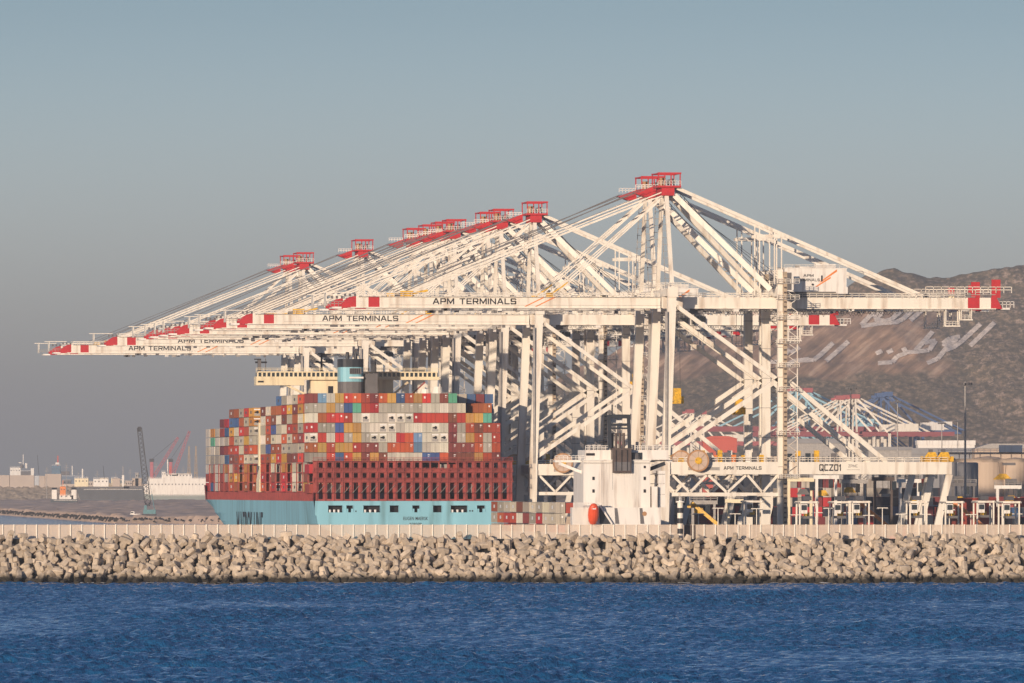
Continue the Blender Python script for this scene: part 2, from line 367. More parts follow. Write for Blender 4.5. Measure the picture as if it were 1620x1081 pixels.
b = MB(); b.box(-300, xg-.1, -.02, .02, .06, z1f-z0f-.12, pm); b.box(xg+2.3, 300, -.02, .02, .06, z1f-z0f-.12, pm); b.build('fence_panel', fence)
MB().box(xg, xg+2.2, -.06, .03, .1, z1f-z0f-.1, brown).build('gate', fence, label='dark brown gate leaf')
postb = MB().box(-.11, .11, -.12, .12, 0, z1f-z0f+.03, white); pme = postb.mesh('post')
nvis = 0; rest = MB()
k = -150
while k < 150:
    x = (40-PX0)*FD/F+(k+0)*step
    if abs(x) < 109 and nvis < 98:
        o = bpy.data.objects.new('post', pme); COL.objects.link(o); o.parent = fence; o.location = (x, -.16, 0); nvis += 1
    elif abs(x) < 290: rest.box(x-.11, x+.11, -.28, -.04, 0, z1f-z0f, white)
    k += 1
rest.build('post_rest', fence, kind='stuff')
MB().box(-300, 300, -.1, .1, z1f-z0f-.11, z1f-z0f-.04, mat('fence_rail', (.55, .44, .34), .7, .1)).build('top_rail', fence)

# banded beacon
bx = P(1076, 800, FD-2)
be = empty('navigation_beacon', (bx.x, FD-3.2, 9.3), label='black and white banded beacon post standing on the breakwater', category='beacon')
b = MB(); zt = H-(786-HY)*FD/F-9.3; bands = 7
for i in range(bands): b.tube((0, 0, zt*.86*i/bands), (0, 0, zt*.86*(i+1)/bands), .62, .62, white if i % 2 == 0 else black, 14)
b.build('banded_column', be)
MB().tube((0, 0, zt*.86), (0, 0, zt*.9), .95, .95, whiteb, 14).rail(-.9, .9, -.9, zt*.9, steel, .5, .8, .07).build('gallery', be)
MB().tube((0, 0, zt*.9), (0, 0, zt), .3, .26, whiteb, 10).build('lantern', be)

# ================================================================ QUAY CRANES
def twin(b, x0, x1, z0, z1, m, wdt=1.25, gy=3.5):
    for s in (-1, 1): b.box(x0, x1, s*gy-wdt/2, s*gy+wdt/2, z0, z1, m)
def make_crane(name, **tags):
    root = empty(name, (0, 0, 0), TH, **tags)
    W = 13.0; gy = 3.5; zg0, zg1 = 61.0, 63.8
    # legs
    for s in (-1, 1):
        yb = s*(W+.6)
        b = MB(); b.beam((-1.75, yb, 20.7), (0.1, s*W, 65.6), 1.7, 2.1, white); b.beam((-2.2, yb, .9), (-1.75, yb, 20.7), 1.9, 2.2, white)
        b.box(-1.9, -1.3, yb-1.1, yb-.95, 22.5, 60, steel) if s < 0 else None
        b.build('seaside_leg', root)
        b = MB(); b.box(26.8, 28.9, s*W-.9, s*W+.9, .9, 66, white)
        for z in np.arange(6, 62, 7.5): b.box(26.74, 28.96, s*W-.96, s*W+.96, z, z+.16, steel)
        b.build('landside_leg', root)
        b = MB(); b.beam((70.5, s*W, 19.2), (66.2, s*W, .9), 1.3, 1.6, white); b.build('outer_leg', root)
        b = MB()   # portal beam
        b.box(-.9, 71, s*W-.95, s*W+.95, 19.2, 22.3, white)
        b.rail(30, 70, s*W-.9, 22.3, white, 2.2, 1.2, .12)
        if s < 0:
            b.text('APM TERMINALS', 13.0, -W-.99, 20.3, .95, 9.6, black)
            b.box(4, 12, -W-.98, -W-.96, 20.2, 21.0, steel)
            for i in range(5): b.box(32+i*2.2, 33.2+i*2.2, -W+1.2, -W+2.4, 22.3, 23.8+(i % 3)*.7, (steel, glass, yellow, steel, fgrey)[i])
            for i in range(9): b.box(10+i*1.75, 11.1+i*1.75, -W+.2, -W+1.4, 22.3, 23.5+((i*7) % 4)*.6, (steel, yellow, fgrey, orange, steel, whiteb, fgrey, yellow, steel)[i])
        b.rail(3, 26, s*W-.9, 22.3, white, 2.0, 1.2, .12)
        b.build('portal_beam', root)
        b = MB(); b.box(-1, 27, s*W-.4, s*W+.4, 13.7, 14.6, white)
        zz = [(0, 19.2), (4.5, 14.6), (9, 19.2), (14, 14.6), (19, 19.2), (23, 14.6), (27, 19.2)]
        for (xa, za), (xb, zb) in zip(zz, zz[1:]): b.beam((xa, s*W, za), (xb, s*W, zb), .5, .6, white)
        b.build('lower_truss', root)
        # K bracing
        yk = s*W
        MB().beam((1.3, yk, 61.3), (27.2, yk, 42.6), .8, 1.02, white).build('diagonal_brace', root)
        MB().beam((27.2, yk, 43.2), (-.6, yk, 24.4), .8, 1.12, white).build('diagonal_brace', root)
        MB().beam((28.6, yk, 43.4), (54.5, yk, 22.3), .8, 1.12, white).build('diagonal_brace', root)
        # bogies
        b = MB()
        for cx in (-2.2, 27.9, 66.2):
            b.box(cx-1.1, cx+1.1, s*W-4.5, s*W+4.5, .5, 1.6, white)
            for j in range(6): b.tube((cx-.5, s*W-4+j*1.6, .45), (cx+.5, s*W-4+j*1.6, .45), .42, .42, steel, 8)
        b.build('wheel_bogie', root)
    # cross beams between the frames
    b = MB(); b.box(-1.0, 1.2, -W+.9, W-.9, 63.9, 65.7, white); b.box(-1.2, 1.4, -W-1.2, -W-.9, 63.6, 66.2, white)
    b.rail(-3, 4, -W-1.2, 66.2, white, 1, 1.1, .1); b.rail(-3, 4, -2, 66.2, white, 1, 1.1, .1); b.build('upper_crossbeam', root)
    MB().box(26.9, 28.8, -W+.9, W-.9, 63.9, 65.9, white).build('upper_crossbeam', root)
    for cx in (-.9, 27.9, 68): MB().box(cx-.8, cx+.8, -W+.95, W-.95, 19.5, 22.0, white).build('portal_crossbeam', root)
    # boom
    b = MB(); twin(b, -72.7, -1.6, zg0, zg1, white, 1.25, gy); twin(b, -75.5, -72.7, zg0-.01, zg1+.01, red, 1.27, gy); twin(b, -78.6, -75.5, zg0, zg1, white, 1.25, gy)
    for s in (-1, 1):
        b.poly([(-78.6, zg0-.01), (-78.6, zg1+.01), (-79.4, zg1), (-82.2, zg0+1.1), (-82.2, zg0)], s*gy-.63, s*gy+.63, red)
        b.box(-80, -1.6, s*gy-.85, s*gy-.625, zg0-.12, zg0+.14, white)
        b.box(-70, -1.6, s*gy-.66, s*gy-.626, zg0+.62, zg0+.70, steel)
    for x in np.arange(-78, -3, 9.0): b.box(x, x+.7, -gy+.63, gy-.63, zg0+.5, zg1-.4, white)
    b.text('APM TERMINALS', -59.3, -gy-.66, zg0+.80, 1.62, 21.2, black)
    for k in (0, 2.7):
        b.add([(-36.2+k, -gy-.66, zg0+.3), (-35.7+k, -gy-.66, zg0+.3), (-30.5+k, -gy-.66, zg1), (-31.2+k, -gy-.66, zg1)], [(0, 1, 2, 3)], orange)
    b.build('boom', root)
    b = MB(); b.rail(-78, -2, -gy-1.0, zg1-.1, white, 2.2, 1.15, .12); b.rail(-78, -2, gy+1.0, zg1-.1, white, 2.2, 1.15, .12)
    b.box(-78, -2, -gy-1.1, -gy-.63, zg1-.16, zg1-.06, steel)
    b.box(-87.5, -80, -2.5, -2.3, zg1+.9, zg1+1.1, white); b.box(-86, -85.8, -2.4, 2.4, zg0+.5, zg1+1, white); b.rail(-86, -79, -gy, zg0+.4, steel, 1, 1.2, .12)
    b.box(-84.5, -82.2, -gy, gy, zg0-.3, zg0+.2, whiteb)
    for x in (-79, -80.3, -81.5): b.box(x, x+.5, -gy, -gy+.8, zg1, zg1+.7, fgrey)
    b.build('boom_walkway', root)
    b = MB(); b.beam((-66.5, -gy, 64.1), (-60.5, -gy, 65.3), .8, .5, yellow); b.box(-67.4, -64.2, -gy-.5, -gy+.5, 63.8, 65.2, yellow); b.build('stay_anchor', root); b = MB(); b.beam((-30, -gy, 64), (-25, -gy, 67.4), .35, .35, yellow)
    b.box(-30.5, -28.6, -gy-.4, -gy+.4, 63.8, 64.9, yellow); b.build('stay_anchor', root)
    # landside girder
    b = MB(); twin(b, -1.3, 76.8, zg0, zg1, white, 1.3, gy); twin(b, 76.8, 79.8, zg0-.01, zg1+.01, red, 1.32, gy); twin(b, 79.8, 82.7, zg0, zg1, white, 1.3, gy)
    for s in (-1, 1):
        b.poly([(82.7, zg0-.01), (85.6, zg0-.01), (84.2, zg1), (82.7, zg1+.01)], s*gy-.65, s*gy+.65, red)
        b.box(-1, 84, s*gy-.9, s*gy-.645, zg0-.12, zg0+.14, white)
    for x in np.arange(2, 82, 8.0): b.box(x, x+.7, -gy+.65, gy-.65, zg0+.5, zg1-.4, white)
    b.build('girder', root)
    b = MB(); b.rail(2, 76, -gy-1.0, zg1-.1, white, 1.8, 1.2, .12); b.rail(2, 76, gy+1, zg1-.1, white, 1.8, 1.2, .12)
    b.rail(66, 88, -gy-.6, zg1+1.2, white, 2.0, 1.6, .16); b.box(66, 84, -gy-.7, -gy+.6, zg1+.7, zg1+.85, steel)
    b.box(83.0, 85.2, -gy-.4, -gy+.6, zg1, zg1+4.6, red); b.box(77.0, 78.6, -gy-.4, -gy+.4, zg1+1.3, zg1+3.1, red); b.box(85.3, 87.6, -gy-.4, gy, zg0-.2, zg0+.3, whiteb)
    b.tube((86, -gy-.3, zg0+1.2), (86, -gy+.4, zg0+1.2), .9, .9, fgrey, 10); b.rail(84.8, 88.6, -gy-.5, zg0+.3, whiteb, .9, 1.6, .14)
    b.build('girder_walkway', root)
    b = MB()
    for x0, x1, zz0 in ((71.2, 74.6, 56.6), (75.2, 77.8, 58.2)):
        for x in (x0, x1):
            for y in (-gy-.3, -gy+2): b.box(x-.12, x+.12, y-.12, y+.12, zz0, zg0, white)
        b.box(x0-.3, x1+.3, -gy-.5, -gy+2.2, zz0-.12, zz0+.2, white); b.rail(x0, x1, -gy-.45, zz0+.2, white, .8, 1.1, .12)
    b.build('maintenance_cage', root)
    # mast
    for s in (-1, 1):
        b = MB(); b.beam((0.1, s*(W-.2), 65.7), (-.1, s*4.0, 89.7), 1.0, 1.05, white)
        for i in range(14):
            t0 = (i+.5)/14; y = s*(W-.2)+(s*4.0-s*(W-.2))*t0; z = 65.7+24*t0
            b.box(-1.75, -.55, y-.25, y+.25, z, z+.12, steel)
        b.beam((-1.5, s*(W-.2), 65.7), (-1.6, s*4.0, 89), .14, .14, steel); b.build('mast_leg', root)
        MB().beam((2.0, s*4.2, 89.4), (25.6, s*(9.5), 65.6), 1.0, 1.35 if s < 0 else 1.15, white).build('mast_back_brace', root)
        b = MB(); b.beam((-.6, s*4.2, 90.4), (-66, s*gy, 64.4), .26, .27, white); b.beam((-.6, s*4.2, 89.5), (-66, s*gy, 63.9), .26, .27, white); b.build('fore_stay', root)
        b = MB(); b.beam((-1, s*4.1, 89.0), (-29, s*gy, 64.6), .28, .3, white); b.beam((-1.6, s*4.1, 88.2), (-28.2, s*gy, 64.3), .28, .3, white); b.build('inner_stay', root)
        MB().beam((2.6, s*4.2, 91.2), (65.5, s*gy, 64.2), .6, .85, white).build('back_stay', root)
        b = MB()
        for cx in (23.6, 27.4, 29.2): b.box(cx-.15, cx+.15, s*4-.2, s*4+.2, 64, 92-(cx)*.43, white)
        b.box(22.8, 30, s*4-.35, s*4+.35, 78.8, 79.6, white); b.build('stay_post', root)
    b = MB()   # stairs along the far back brace
    for i in range(22):
        t0 = (i+.5)/22; b.box(3+22*t0-.5, 3+22*t0+.5, 4.2+5.3*t0-1.6, 4.2+5.3*t0-.8, 90.6-23.2*t0, 90.8-23.2*t0, ladderm)
        b.box(3+22*t0, 3+22*t0+.14, 2.6+5.3*t0, 2.74+5.3*t0, 90.6-23.2*t0, 91.8-23.2*t0, steel)
    b.beam((3, 2.7, 91.7), (25, 8, 68.4), .14, .14, steel); b.build('mast_stair', root)
    b = MB(); b.box(-1.4, 1.8, -5.2, 5.2, 89.3, 91.3, red); b.box(-2.6, 3.4, -5.8, 5.8, 91.3, 91.8, red)
    b.poly([(-7.4, 90.1), (-2.6, 91.7), (-2.6, 89.4), (-4.6, 89.1)], 2, 5.6, red)
    for x in (-2.3, .9, 3.2):
        for y in (-5.5, 5.5): b.box(x-.14, x+.14, y-.14, y+.14, 91.8, 95.0, red)
    for y in (-5.5, 5.5): b.box(-2.5, 3.5, y-.2, y+.2, 94.7, 95.1, red)
    for x in (-2.3, 3.2): b.box(x-.15, x+.15, -5.5, 5.5, 94.7, 95.0, red)
    b.box(-1.6, -.3, -3, -1, 91.8, 93.8, reelm); b.tube((1.6, -4.5, 92.9), (1.6, 4.5, 92.9), .7, .7, steel, 10); b.rail(-6.8, -2.6, 4, 91.2, whiteb, .8, 1.1, .12); b.rail(-2.4, 3.4, -5.7, 91.8, whiteb, .7, 1.2, .1)
    b.build('mast_head', root)
    b = MB()
    for y in (-1.2, 3.4): b.tube((-6.8, y, 90.6), (-68, y*.7, 64.2), .07, .07, hrope, 5); b.tube((-5, y, 90.9), (-69, y*.7, 65.4), .06, .06, hrope, 5)
    for i in range(3): b.tube((3, 0, 90-i*.9), (27+i*2, 0, 68), .06, .06, rope, 4)
    b.build('hoist_rope', root)
    # machinery house
    b = MB(); b.box(29.9, 45.6, -5.2, 5.2, 65.2, 71.0, whiteb); b.box(43, 45.9, -5.26, -4, 64.7, 66.4, whiteb); b.box(29.6, 45.8, -5.4, 5.4, 71.0, 71.25, whiteb)
    b.box(38, 43, -4, -1, 71.25, 72.2, whiteb); b.box(33, 34, -3, -2, 71.25, 71.9, steel); b.box(30.2, 31.6, -5.23, -5.2, 65.6, 70, fgrey); b.rail(29.7, 45.8, -5.3, 71.25, white, 2, .8, .09)
    b.text('APM', 34.6, -5.23, 68.9, .75, 2.6, black); b.text('TERMINALS', 32.7, -5.23, 67.8, .75, 6.1, black)
    for k, (xa, za, xb, zb, wd) in enumerate(((38.6, 67.6, 43.2, 70.3, .55), (37.6, 66.5, 41.6, 68.6, .4))):
        b.add([(xa, -5.24, za), (xa+.5, -5.24, za), (xb, -5.24, zb), (xb-.1, -5.24, zb+wd)], [(0, 1, 2, 3)], orange)
    b.box(39.1, 39.5, -5.26, -5.2, 67.8, 69.3, dark); b.tube((37.0, -5.26, 67.0), (37.0, -5.2, 67.0), .3, .3, dark, 10)
    b.box(30.5, 44, -4.5, 4.5, 63.85, 65.2, fgrey); b.build('machinery_house', root)
    # lift tower on the near landside leg
    b = MB(); b.box(28.0, 28.95, -W-2.0, -W-.95, 6, 70, ladderm); b.box(26.6, 27.9, -W-1.4, -W-.95, 60, 70.6, white)
    for i in range(52): b.box(28.15, 28.8, -W-2.1, -W-2.0, 7+i*1.2, 7.4+i*1.2, brown)
    for z in (18, 29, 40, 46, 52, 58, 63, 67): b.box(26.3, 32, -W-2.3, -W-1.0, z, z+.15, steel); b.rail(26.3, 32, -W-2.3, z+.15, white, 1, 1.1, .12)
    for z in np.arange(20, 62, 3.2): b.beam((29.4, -W-1.3, z), (31.6, -W-1.3, z+1.6), .3, .14, white); b.beam((31.6, -W-1.3, z+1.6), (29.4, -W-1.3, z+3.2), .3, .14, white)
    b.box(31.5, 31.75, -W-1.4, -W-1.2, 18, 60, white); b.build('lift_tower', root)
    b = MB()   # festoon cables and small gear slung under the girders
    rf = random.Random(9)
    for y in (-2.2, 2.2):
        xx = 3.0
        while xx < 62:
            dd = rf.uniform(.7, 1.5); b.beam((xx, y, zg0), (xx+.7, y, zg0-dd), .09, .09, steel); b.beam((xx+.7, y, zg0-dd), (xx+1.4, y, zg0), .09, .09, steel); xx += 1.4
    for k in range(26): x_ = rf.uniform(-60, 60); b.box(x_, x_+rf.uniform(.5, 1.6), -gy-.5, -gy+.5, zg0-rf.uniform(.3, .9), zg0-.12, rf.choice((steel, fgrey, whiteb)))
    for k in range(30): x_ = rf.uniform(-70, 74); b.box(x_, x_+rf.uniform(.4, 1.5), -gy-.3, -gy+.4, zg1, zg1+rf.uniform(.3, 1.0), rf.choice((steel, whiteb, cream, fgrey)))
    b.box(2, 66, -2.3, -2.1, zg0-.15, zg0-.05, steel); b.box(2, 66, 2.1, 2.3, zg0-.15, zg0-.05, steel)
    b.build('girder_fittings', root)
    # trolley and cab, cable reel
    b = MB(); b.box(2.5, 9.5, -2.6, 2.6, 59.7, 60.9, fgrey); b.rail(2.5, 9.5, -2.6, 58.6, steel, 1, 1, .12); b.build('trolley', root)
    b = MB(); b.box(7.6, 10.6, -2.2, .6, 56.6, 59.6, whiteb); oc = b.build('operator_cab', root); MB().box(6.9, 7.6, -2.0, .4, 56.9, 59.0, glass).box(7.8, 10.2, -2.23, -2.2, 57.6, 59.0, glass).build('window', oc)
    b = MB(); yr = -W-2.4
    b.tube((6.3, yr-.45, 22.6), (6.3, yr+.45, 22.6), 2.75, 2.75, reelm, 28); b.tube((6.3, yr-.5, 22.6), (6.3, yr-.44, 22.6), 2.35, 2.35, mat('reel_face', (0.55, 0.40, 0.30), .6, .1, 1), 28)
    for k in range(8): b.beam((6.3, yr-.55, 22.6), (6.3+2.3*math.cos(k*math.pi/4), yr-.55, 22.6+2.3*math.sin(k*math.pi/4)), .1, .12, ladderm)
    b.tube((6.3, yr-.7, 22.6), (6.3, yr-.5, 22.6), .9, .8, yellow, 12); b.box(5.4, 7.2, yr+.45, -W, 22.4, 23, white); b.build('cable_reel', root)
    return root
crane = make_crane('quay_crane', label='nearest white quay crane, its low beam numbered QCZ01', category='crane', group='white quay cranes in a row along the container quay')
S_AT = [0, 30, 257, 331, 362, 442, 470, 502, 543, 685, 863, 906]
def crane_loc(s): return (38.4-s*SQ, 2500+s*CQ, QZ)
crane.location = crane_loc(0)
ordn = ['first', 'second', 'third', 'fourth', 'fifth', 'sixth', 'seventh', 'eighth', 'ninth', 'tenth', 'eleventh', 'twelfth']
copies = []
for i, s in enumerate(S_AT[1:], 1):
    lab = 'white quay crane, '+ordn[i]+' from the right by its red mast head'
    if i == 11: lab = 'farthest white quay crane, its red mast head the leftmost of all'
    copies.append(copy_tree(crane, crane_loc(s), label=lab))
pl = MB(); pl.text('QCZ01', 37.2, -13.99, 19.85, 1.95, 5.6, black); pl.text('ZPMC', 44.6, -13.99, 20.9, .8, 2.4, steel); pl.box(44.2, 47.6, -13.99, -13.97, 20.3, 20.4, steel)
pl.build('number_plate', crane)
def spreader(parent, x, y, z, top=60, name='spreader'):
    b = MB(); b.box(x-1.2, x+1.2, y-3, y+3, z, z+.6, yellow); b.box(x-.9, x+.9, y-1, y+1, z+.6, z+3.4, yellow); b.box(x-1.25, x+1.25, y-3.3, y-2.6, z-.5, z+1.3, yellow); b.box(x-1.25, x+1.25, y+2.6, y+3.3, z-.5, z+1.3, yellow)
    for dx in (-.8, .8): b.tube((x+dx, y, z+3.4), (x+dx*.8, y, top), .05, .05, rope, 4)
    return b.build(name, parent)
spreader(crane, 3.2, 0, 37.5); spreader(copies[0], 23.5, 0, 35); spreader(copies[1], 28.8, 0, 44)

# ================================================================ HULL BUILDER
def lerp(a, b, t): return a+(b-a)*t
def make_hull(L, B, zs, halfbeam, mats_for_row, stations, name, parent, transom_top=None):
    """loft: x across, y forward. halfbeam(s,z)->m"""
    b = MB(); ns = len(stations); nz = len(zs)
    for side in (-1, 1):
        vs = [(side*halfbeam(s, z), s, z) for s in stations for z in zs]
        for i in range(ns-1):
            for j in range(nz-1):
                a = i*nz+j; q = (a, a+nz, a+nz+1, a+1)
                b.add([vs[k] for k in (q if side > 0 else q[::-1])], [(0, 1, 2, 3)], mats_for_row(zs[j]))
    for j in range(nz-1):      # transom
        if transom_top is not None and zs[j] >= transom_top: continue
        h0, h1 = halfbeam(0, zs[j]), halfbeam(0, zs[j+1]); b.add([(-h0, 0, zs[j]), (h0, 0, zs[j]), (h1, 0, zs[j+1]), (-h1, 0, zs[j+1])], [(0, 1, 2, 3)], mats_for_row(zs[j]))
    zt = zs[-1]
    for i in range(ns-1):
        s0, s1 = stations[i], stations[i+1]; h0, h1 = halfbeam(s0, zt), halfbeam(s1, zt)
        b.add([(-h0, s0, zt-.02), (h0, s0, zt-.02), (h1, s1, zt-.02), (-h1, s1, zt-.02)], [(0, 1, 2, 3)], oxide)
    return b.build(name, parent)
def holed_panel(b, x0, x1, z0, z1, holes, y0, y1, m):
    """vertical sheet at y0..y1 with rectangular holes [(xa,xb,za,zb)] sorted, not overlapping in x"""
    x = x0
    for xa, xb, za, zb in sorted(holes):
        if xa > x: b.box(x, xa, y0, y1, z0, z1, m)
        b.box(xa, xb, y0, y1, z0, za, m); b.box(xa, xb, y0, y1, zb, z1, m); x = xb
    if x < x1: b.box(x, x1, y0, y1, z0, z1, m)

# ================================================================ CONTAINERS
PAL = {'R': (0.52, 0.068, 0.032), 'O': (0.38, 0.085, 0.032), 'N': (0.22, 0.055, 0.04), 'g': (0.40, 0.36, 0.29), 'W': (0.68, 0.62, 0.51),
       'Y': (0.56, 0.28, 0.05), 'B': (0.055, 0.11, 0.27), 'G': (0.12, 0.40, 0.27), 'C': (0.16, 0.27, 0.42), 'D': (0.02, 0.026, 0.045), 'K': (0.55, 0.49, 0.38)}
CN = {'R': 'bright red', 'O': 'rust orange', 'N': 'dark brown', 'g': 'grey', 'W': 'white', 'Y': 'mustard yellow', 'B': 'blue', 'G': 'green', 'C': 'pale blue', 'D': 'navy', 'K': 'cream'}
CM = {k: mat('container_'+CN[k].replace(' ', '_'), v, 0.6, 0.16, 0.35, (0.14, 0.06, 0.04), 0.45, streak=True) for k, v in PAL.items()}
markw = mat('white_marking', (0.75, 0.72, 0.68), 0.6, 0.05)
for m_ in CM.values():      # each box has weathered differently
    t_ = m_.node_tree; b_ = t_.nodes['Principled BSDF']; s_ = b_.inputs['Base Color'].links[0].from_socket
    o_ = t_.nodes.new('ShaderNodeObjectInfo'); h_ = t_.nodes.new('ShaderNodeHueSaturation'); r_ = t_.nodes.new('ShaderNodeMapRange'); r_.inputs[3].default_value = .68; r_.inputs[4].default_value = 1.12
    q_ = t_.nodes.new('ShaderNodeMapRange'); q_.inputs[3].default_value = .485; q_.inputs[4].default_value = .515; w_ = t_.nodes.new('ShaderNodeMath'); w_.operation = 'FRACT'; x_ = t_.nodes.new('ShaderNodeMath'); x_.operation = 'MULTIPLY'; x_.inputs[1].default_value = 7.3
    t_.links.new(o_.outputs['Random'], r_.inputs[0]); t_.links.new(o_.outputs['Random'], x_.inputs[0]); t_.links.new(x_.outputs[0], w_.inputs[0]); t_.links.new(w_.outputs[0], q_.inputs[0])
    t_.links.new(r_.outputs[0], h_.inputs['Value']); t_.links.new(q_.outputs[0], h_.inputs['Hue']); t_.links.new(s_, h_.inputs['Color']); t_.links.new(h_.outputs[0], b_.inputs['Base Color'])
CW, CH = 2.36, 2.62
_cm = {}
def container_mesh(c, mark, L=12.2):
    key = (c, mark, L)
    if key in _cm: return _cm[key]
    b = MB(); m = CM[c]; w2 = CW/2; e = 0.13
    b.box(-w2+.06, w2-.06, .07, L-.07, .06, CH-.06, m)
    for x in (-w2, w2-e):                      # corner posts and rails stand proud
        for y in (0, L-e): b.box(x, x+e, y, y+e, 0, CH, m)
        b.box(x+.01, x+e-.01, e, L-e, 0, e, m); b.box(x+.01, x+e-.01, e, L-e, CH-e, CH, m)
    for z in (0, CH-e): b.box(-w2+e, w2-e, .01, e, z+.01, z+e-.01, m); b.box(-w2+e, w2-e, L-e, L-.01, z+.01, z+e-.01, m)
    for k in range(int(L/.55)):                # side corrugation
        y = .35+k*.55
        for x in (-w2+.01, w2-.06): b.box(x, x+.05, y, y+.27, e, CH-e, m)
    if mark != 'reefer':
        for x in (-.72, -.30, .30, .72): b.box(x-.025, x+.025, .0, .07, .1, CH-.1, steel if c in 'WKgY' else m)
        b.box(-.03, .03, .03, .07, .13, CH-.13, dark)
    if mark == 'dot': b.box(.25, .75, .04, .069, 1.55, 2.05, markw)
    if mark == 'dotl': b.box(-.75, -.2, .04, .069, 1.2, 1.8, markw)
    if mark == 'code': b.box(.3, .9, .045, .069, 1.9, 2.15, markw); b.box(.3, .8, .045, .069, 1.5, 1.62, markw)
    if mark == 'reefer':
        b.box(-.85, .85, .03, .069, .25, 1.0, steel); b.tube((.1, .0, 1.35), (.1, .069, 1.35), .42, .42, dark, 10); b.box(-.75, -.1, .02, .069, 1.1, 1.5, dark)
        b.box(-.9, .9, .04, .069, 1.95, 2.3, markw)
    for z in (.45, 1.3, 2.1):                  # logo block on the side wall
        pass
    if mark in ('dot', 'code', 'dotl'): b.box(-w2-.002, -w2+.005, 4.6, 7.4, 1.0, 1.8, markw)
    if mark == 'reefer': b.box(-w2-.002, -w2+.005, 4.6, 7.8, .9, 1.7, fgrey)
    _cm[key] = b.mesh('shipping_container'); return _cm[key]
NCONT = [0]
def ordw(n):
    return ('first second third fourth fifth sixth seventh eighth ninth tenth eleventh twelfth thirteenth fourteenth fifteenth sixteenth seventeenth eighteenth nineteenth twentieth twenty-first twenty-second'.split())[n-1]
def place_container(c, mark, M, label, group, L=12.2):
    o = bpy.data.objects.new('shipping_container', container_mesh(c, mark, L)); COL.objects.link(o); o.matrix_world = M
    o['label'] = label; o['category'] = 'container'; o['group'] = group; NCONT[0] += 1
    return o
mass = MB()
def mass_container(c, M, L=12.2):
    w2 = CW/2-.04; vs = [M @ Vector((x, y, z)) for z in (0.03, CH-.06) for y in (0, L) for x in (-w2, w2)]
    mass.add(vs, [(0, 2, 3, 1), (4, 5, 7, 6), (0, 1, 5, 4), (2, 6, 7, 3), (0, 4, 6, 2), (1, 3, 7, 5)], CM[c])

# ================================================================ BIG CONTAINER SHIP
D0 = 2725.0
sc0 = F/D0
B2 = 27.5
sx = (653.5-PX0)/sc0
SM = Matrix.Translation((sx, D0, 0)) @ Matrix.Rotation(TH, 4, 'Z')
ship = empty('container_ship', (sx, D0, 0), TH, label='huge light blue container ship seen from astern, stacked high with containers', category='ship')
LOA = 385.0
def hb(s, z):
    zc = min(max(z, 0), 16.1)
    s0 = lerp(165, 305, (zc/16.1)**1.1); Lz = lerp(372, LOA, zc/16.1)
    h = B2
    if s > s0:
        t = min(1, (s-s0)/(Lz-s0)); h = B2*(1-t**1.9)
    # stern run
    tr = float(np.interp(zc, [0, 1.5, 4, 6, 8, 9.5, 16.1], [0.3, 3, 12, 18.0, 23.5, 26.2, B2]))
    k = min(1, s/70); h = min(h, lerp(tr, B2, math.sin(k*math.pi/2)**0.8))
    return max(h, 0.02)
zs = [0, 1.5, 3, 4.5, 6, 7, 8, 9, 9.8, 12.2, 16.1]
st = [0, 2, 5, 9, 14, 20, 28, 38, 50, 70, 110, 160, 180, 200, 215, 230, 245, 260, 275, 290, 300, 310, 320, 330, 340, 350, 360, 370, 378, LOA]
hull = make_hull(LOA, B2, zs, hb, lambda z: cyan, st, 'hull', ship, transom_top=12.2)
b = MB()
px2x = lambda px: (px-653.5)/sc0
holes = []
for a, c in ((518, 541), (547, 558), (574, 601), (616, 630.5), (652, 664), (685, 699), (713, 740), (755, 768)):
    holes.append((px2x(a), px2x(c), 13.0, 14.9))
holed_panel(b, -hb(0, 14), hb(0, 14), 12.2, 16.12, holes, -.05, .15, cyan)
for a, c, za, zb in holes:          # rounded lips and mooring gear seen inside
    for x in (a, c): b.tube((x, -.12, za+.1), (x, -.12, zb-.1), .09, .09, cyan, 6)
    wd = c-a
    if wd < 2.3: b.box(a, a+wd*.3, -.06, .14, za, za+1.0, cyan); b.box(c-wd*.3, c, -.06, .14, za, za+1.0, cyan)
    if wd > 3.5:
        for k in range(3): b.tube((a+.6+k*wd*.3, .4, za), (a+.6+k*wd*.3, .4, za+.75), .28, .35, markw, 8)
b.box(px2x(561.5), px2x(563.5), -.06, -.04, 13.1, 13.5, dark)
for px in (743, 747): b.box(px2x(px), px2x(px)+.4, -.06, -.04, 13.2, 13.6, dark)
b.build('transom_bulwark', ship)
MB().text('EUGEN MAERSK', px2x(638), -.08, 10.85, .95, 6.8, black).text('KORSØR', px2x(648), -.08, 9.4, .75, 3.4, black).build('ship_name', ship)
MB().box(-26.8, 26.8, 2.2, 2.4, 12.25, 16.0, dark).box(-26.8, 26.8, .2, 2.2, 12.25, 12.3, fgrey).build('mooring_deck', ship)  # back wall near black: shade inside the deck is put into its colour
b = MB()
vs, fs = text_mesh('MAERSK LINE'); xs_ = [v[0] for v in vs]; ys_ = [v[1] for v in vs]
out = []
for a, c in vs:
    u = (a-min(xs_))/(max(xs_)-min(xs_)); v = (c-min(ys_))/(max(ys_)-min(ys_)); s = 212-u*76; z = 2.5+v*10.3
    out.append((-hb(s, z)-.12, s, z))
b.add(out, fs, black); b.build('hull_lettering', ship)
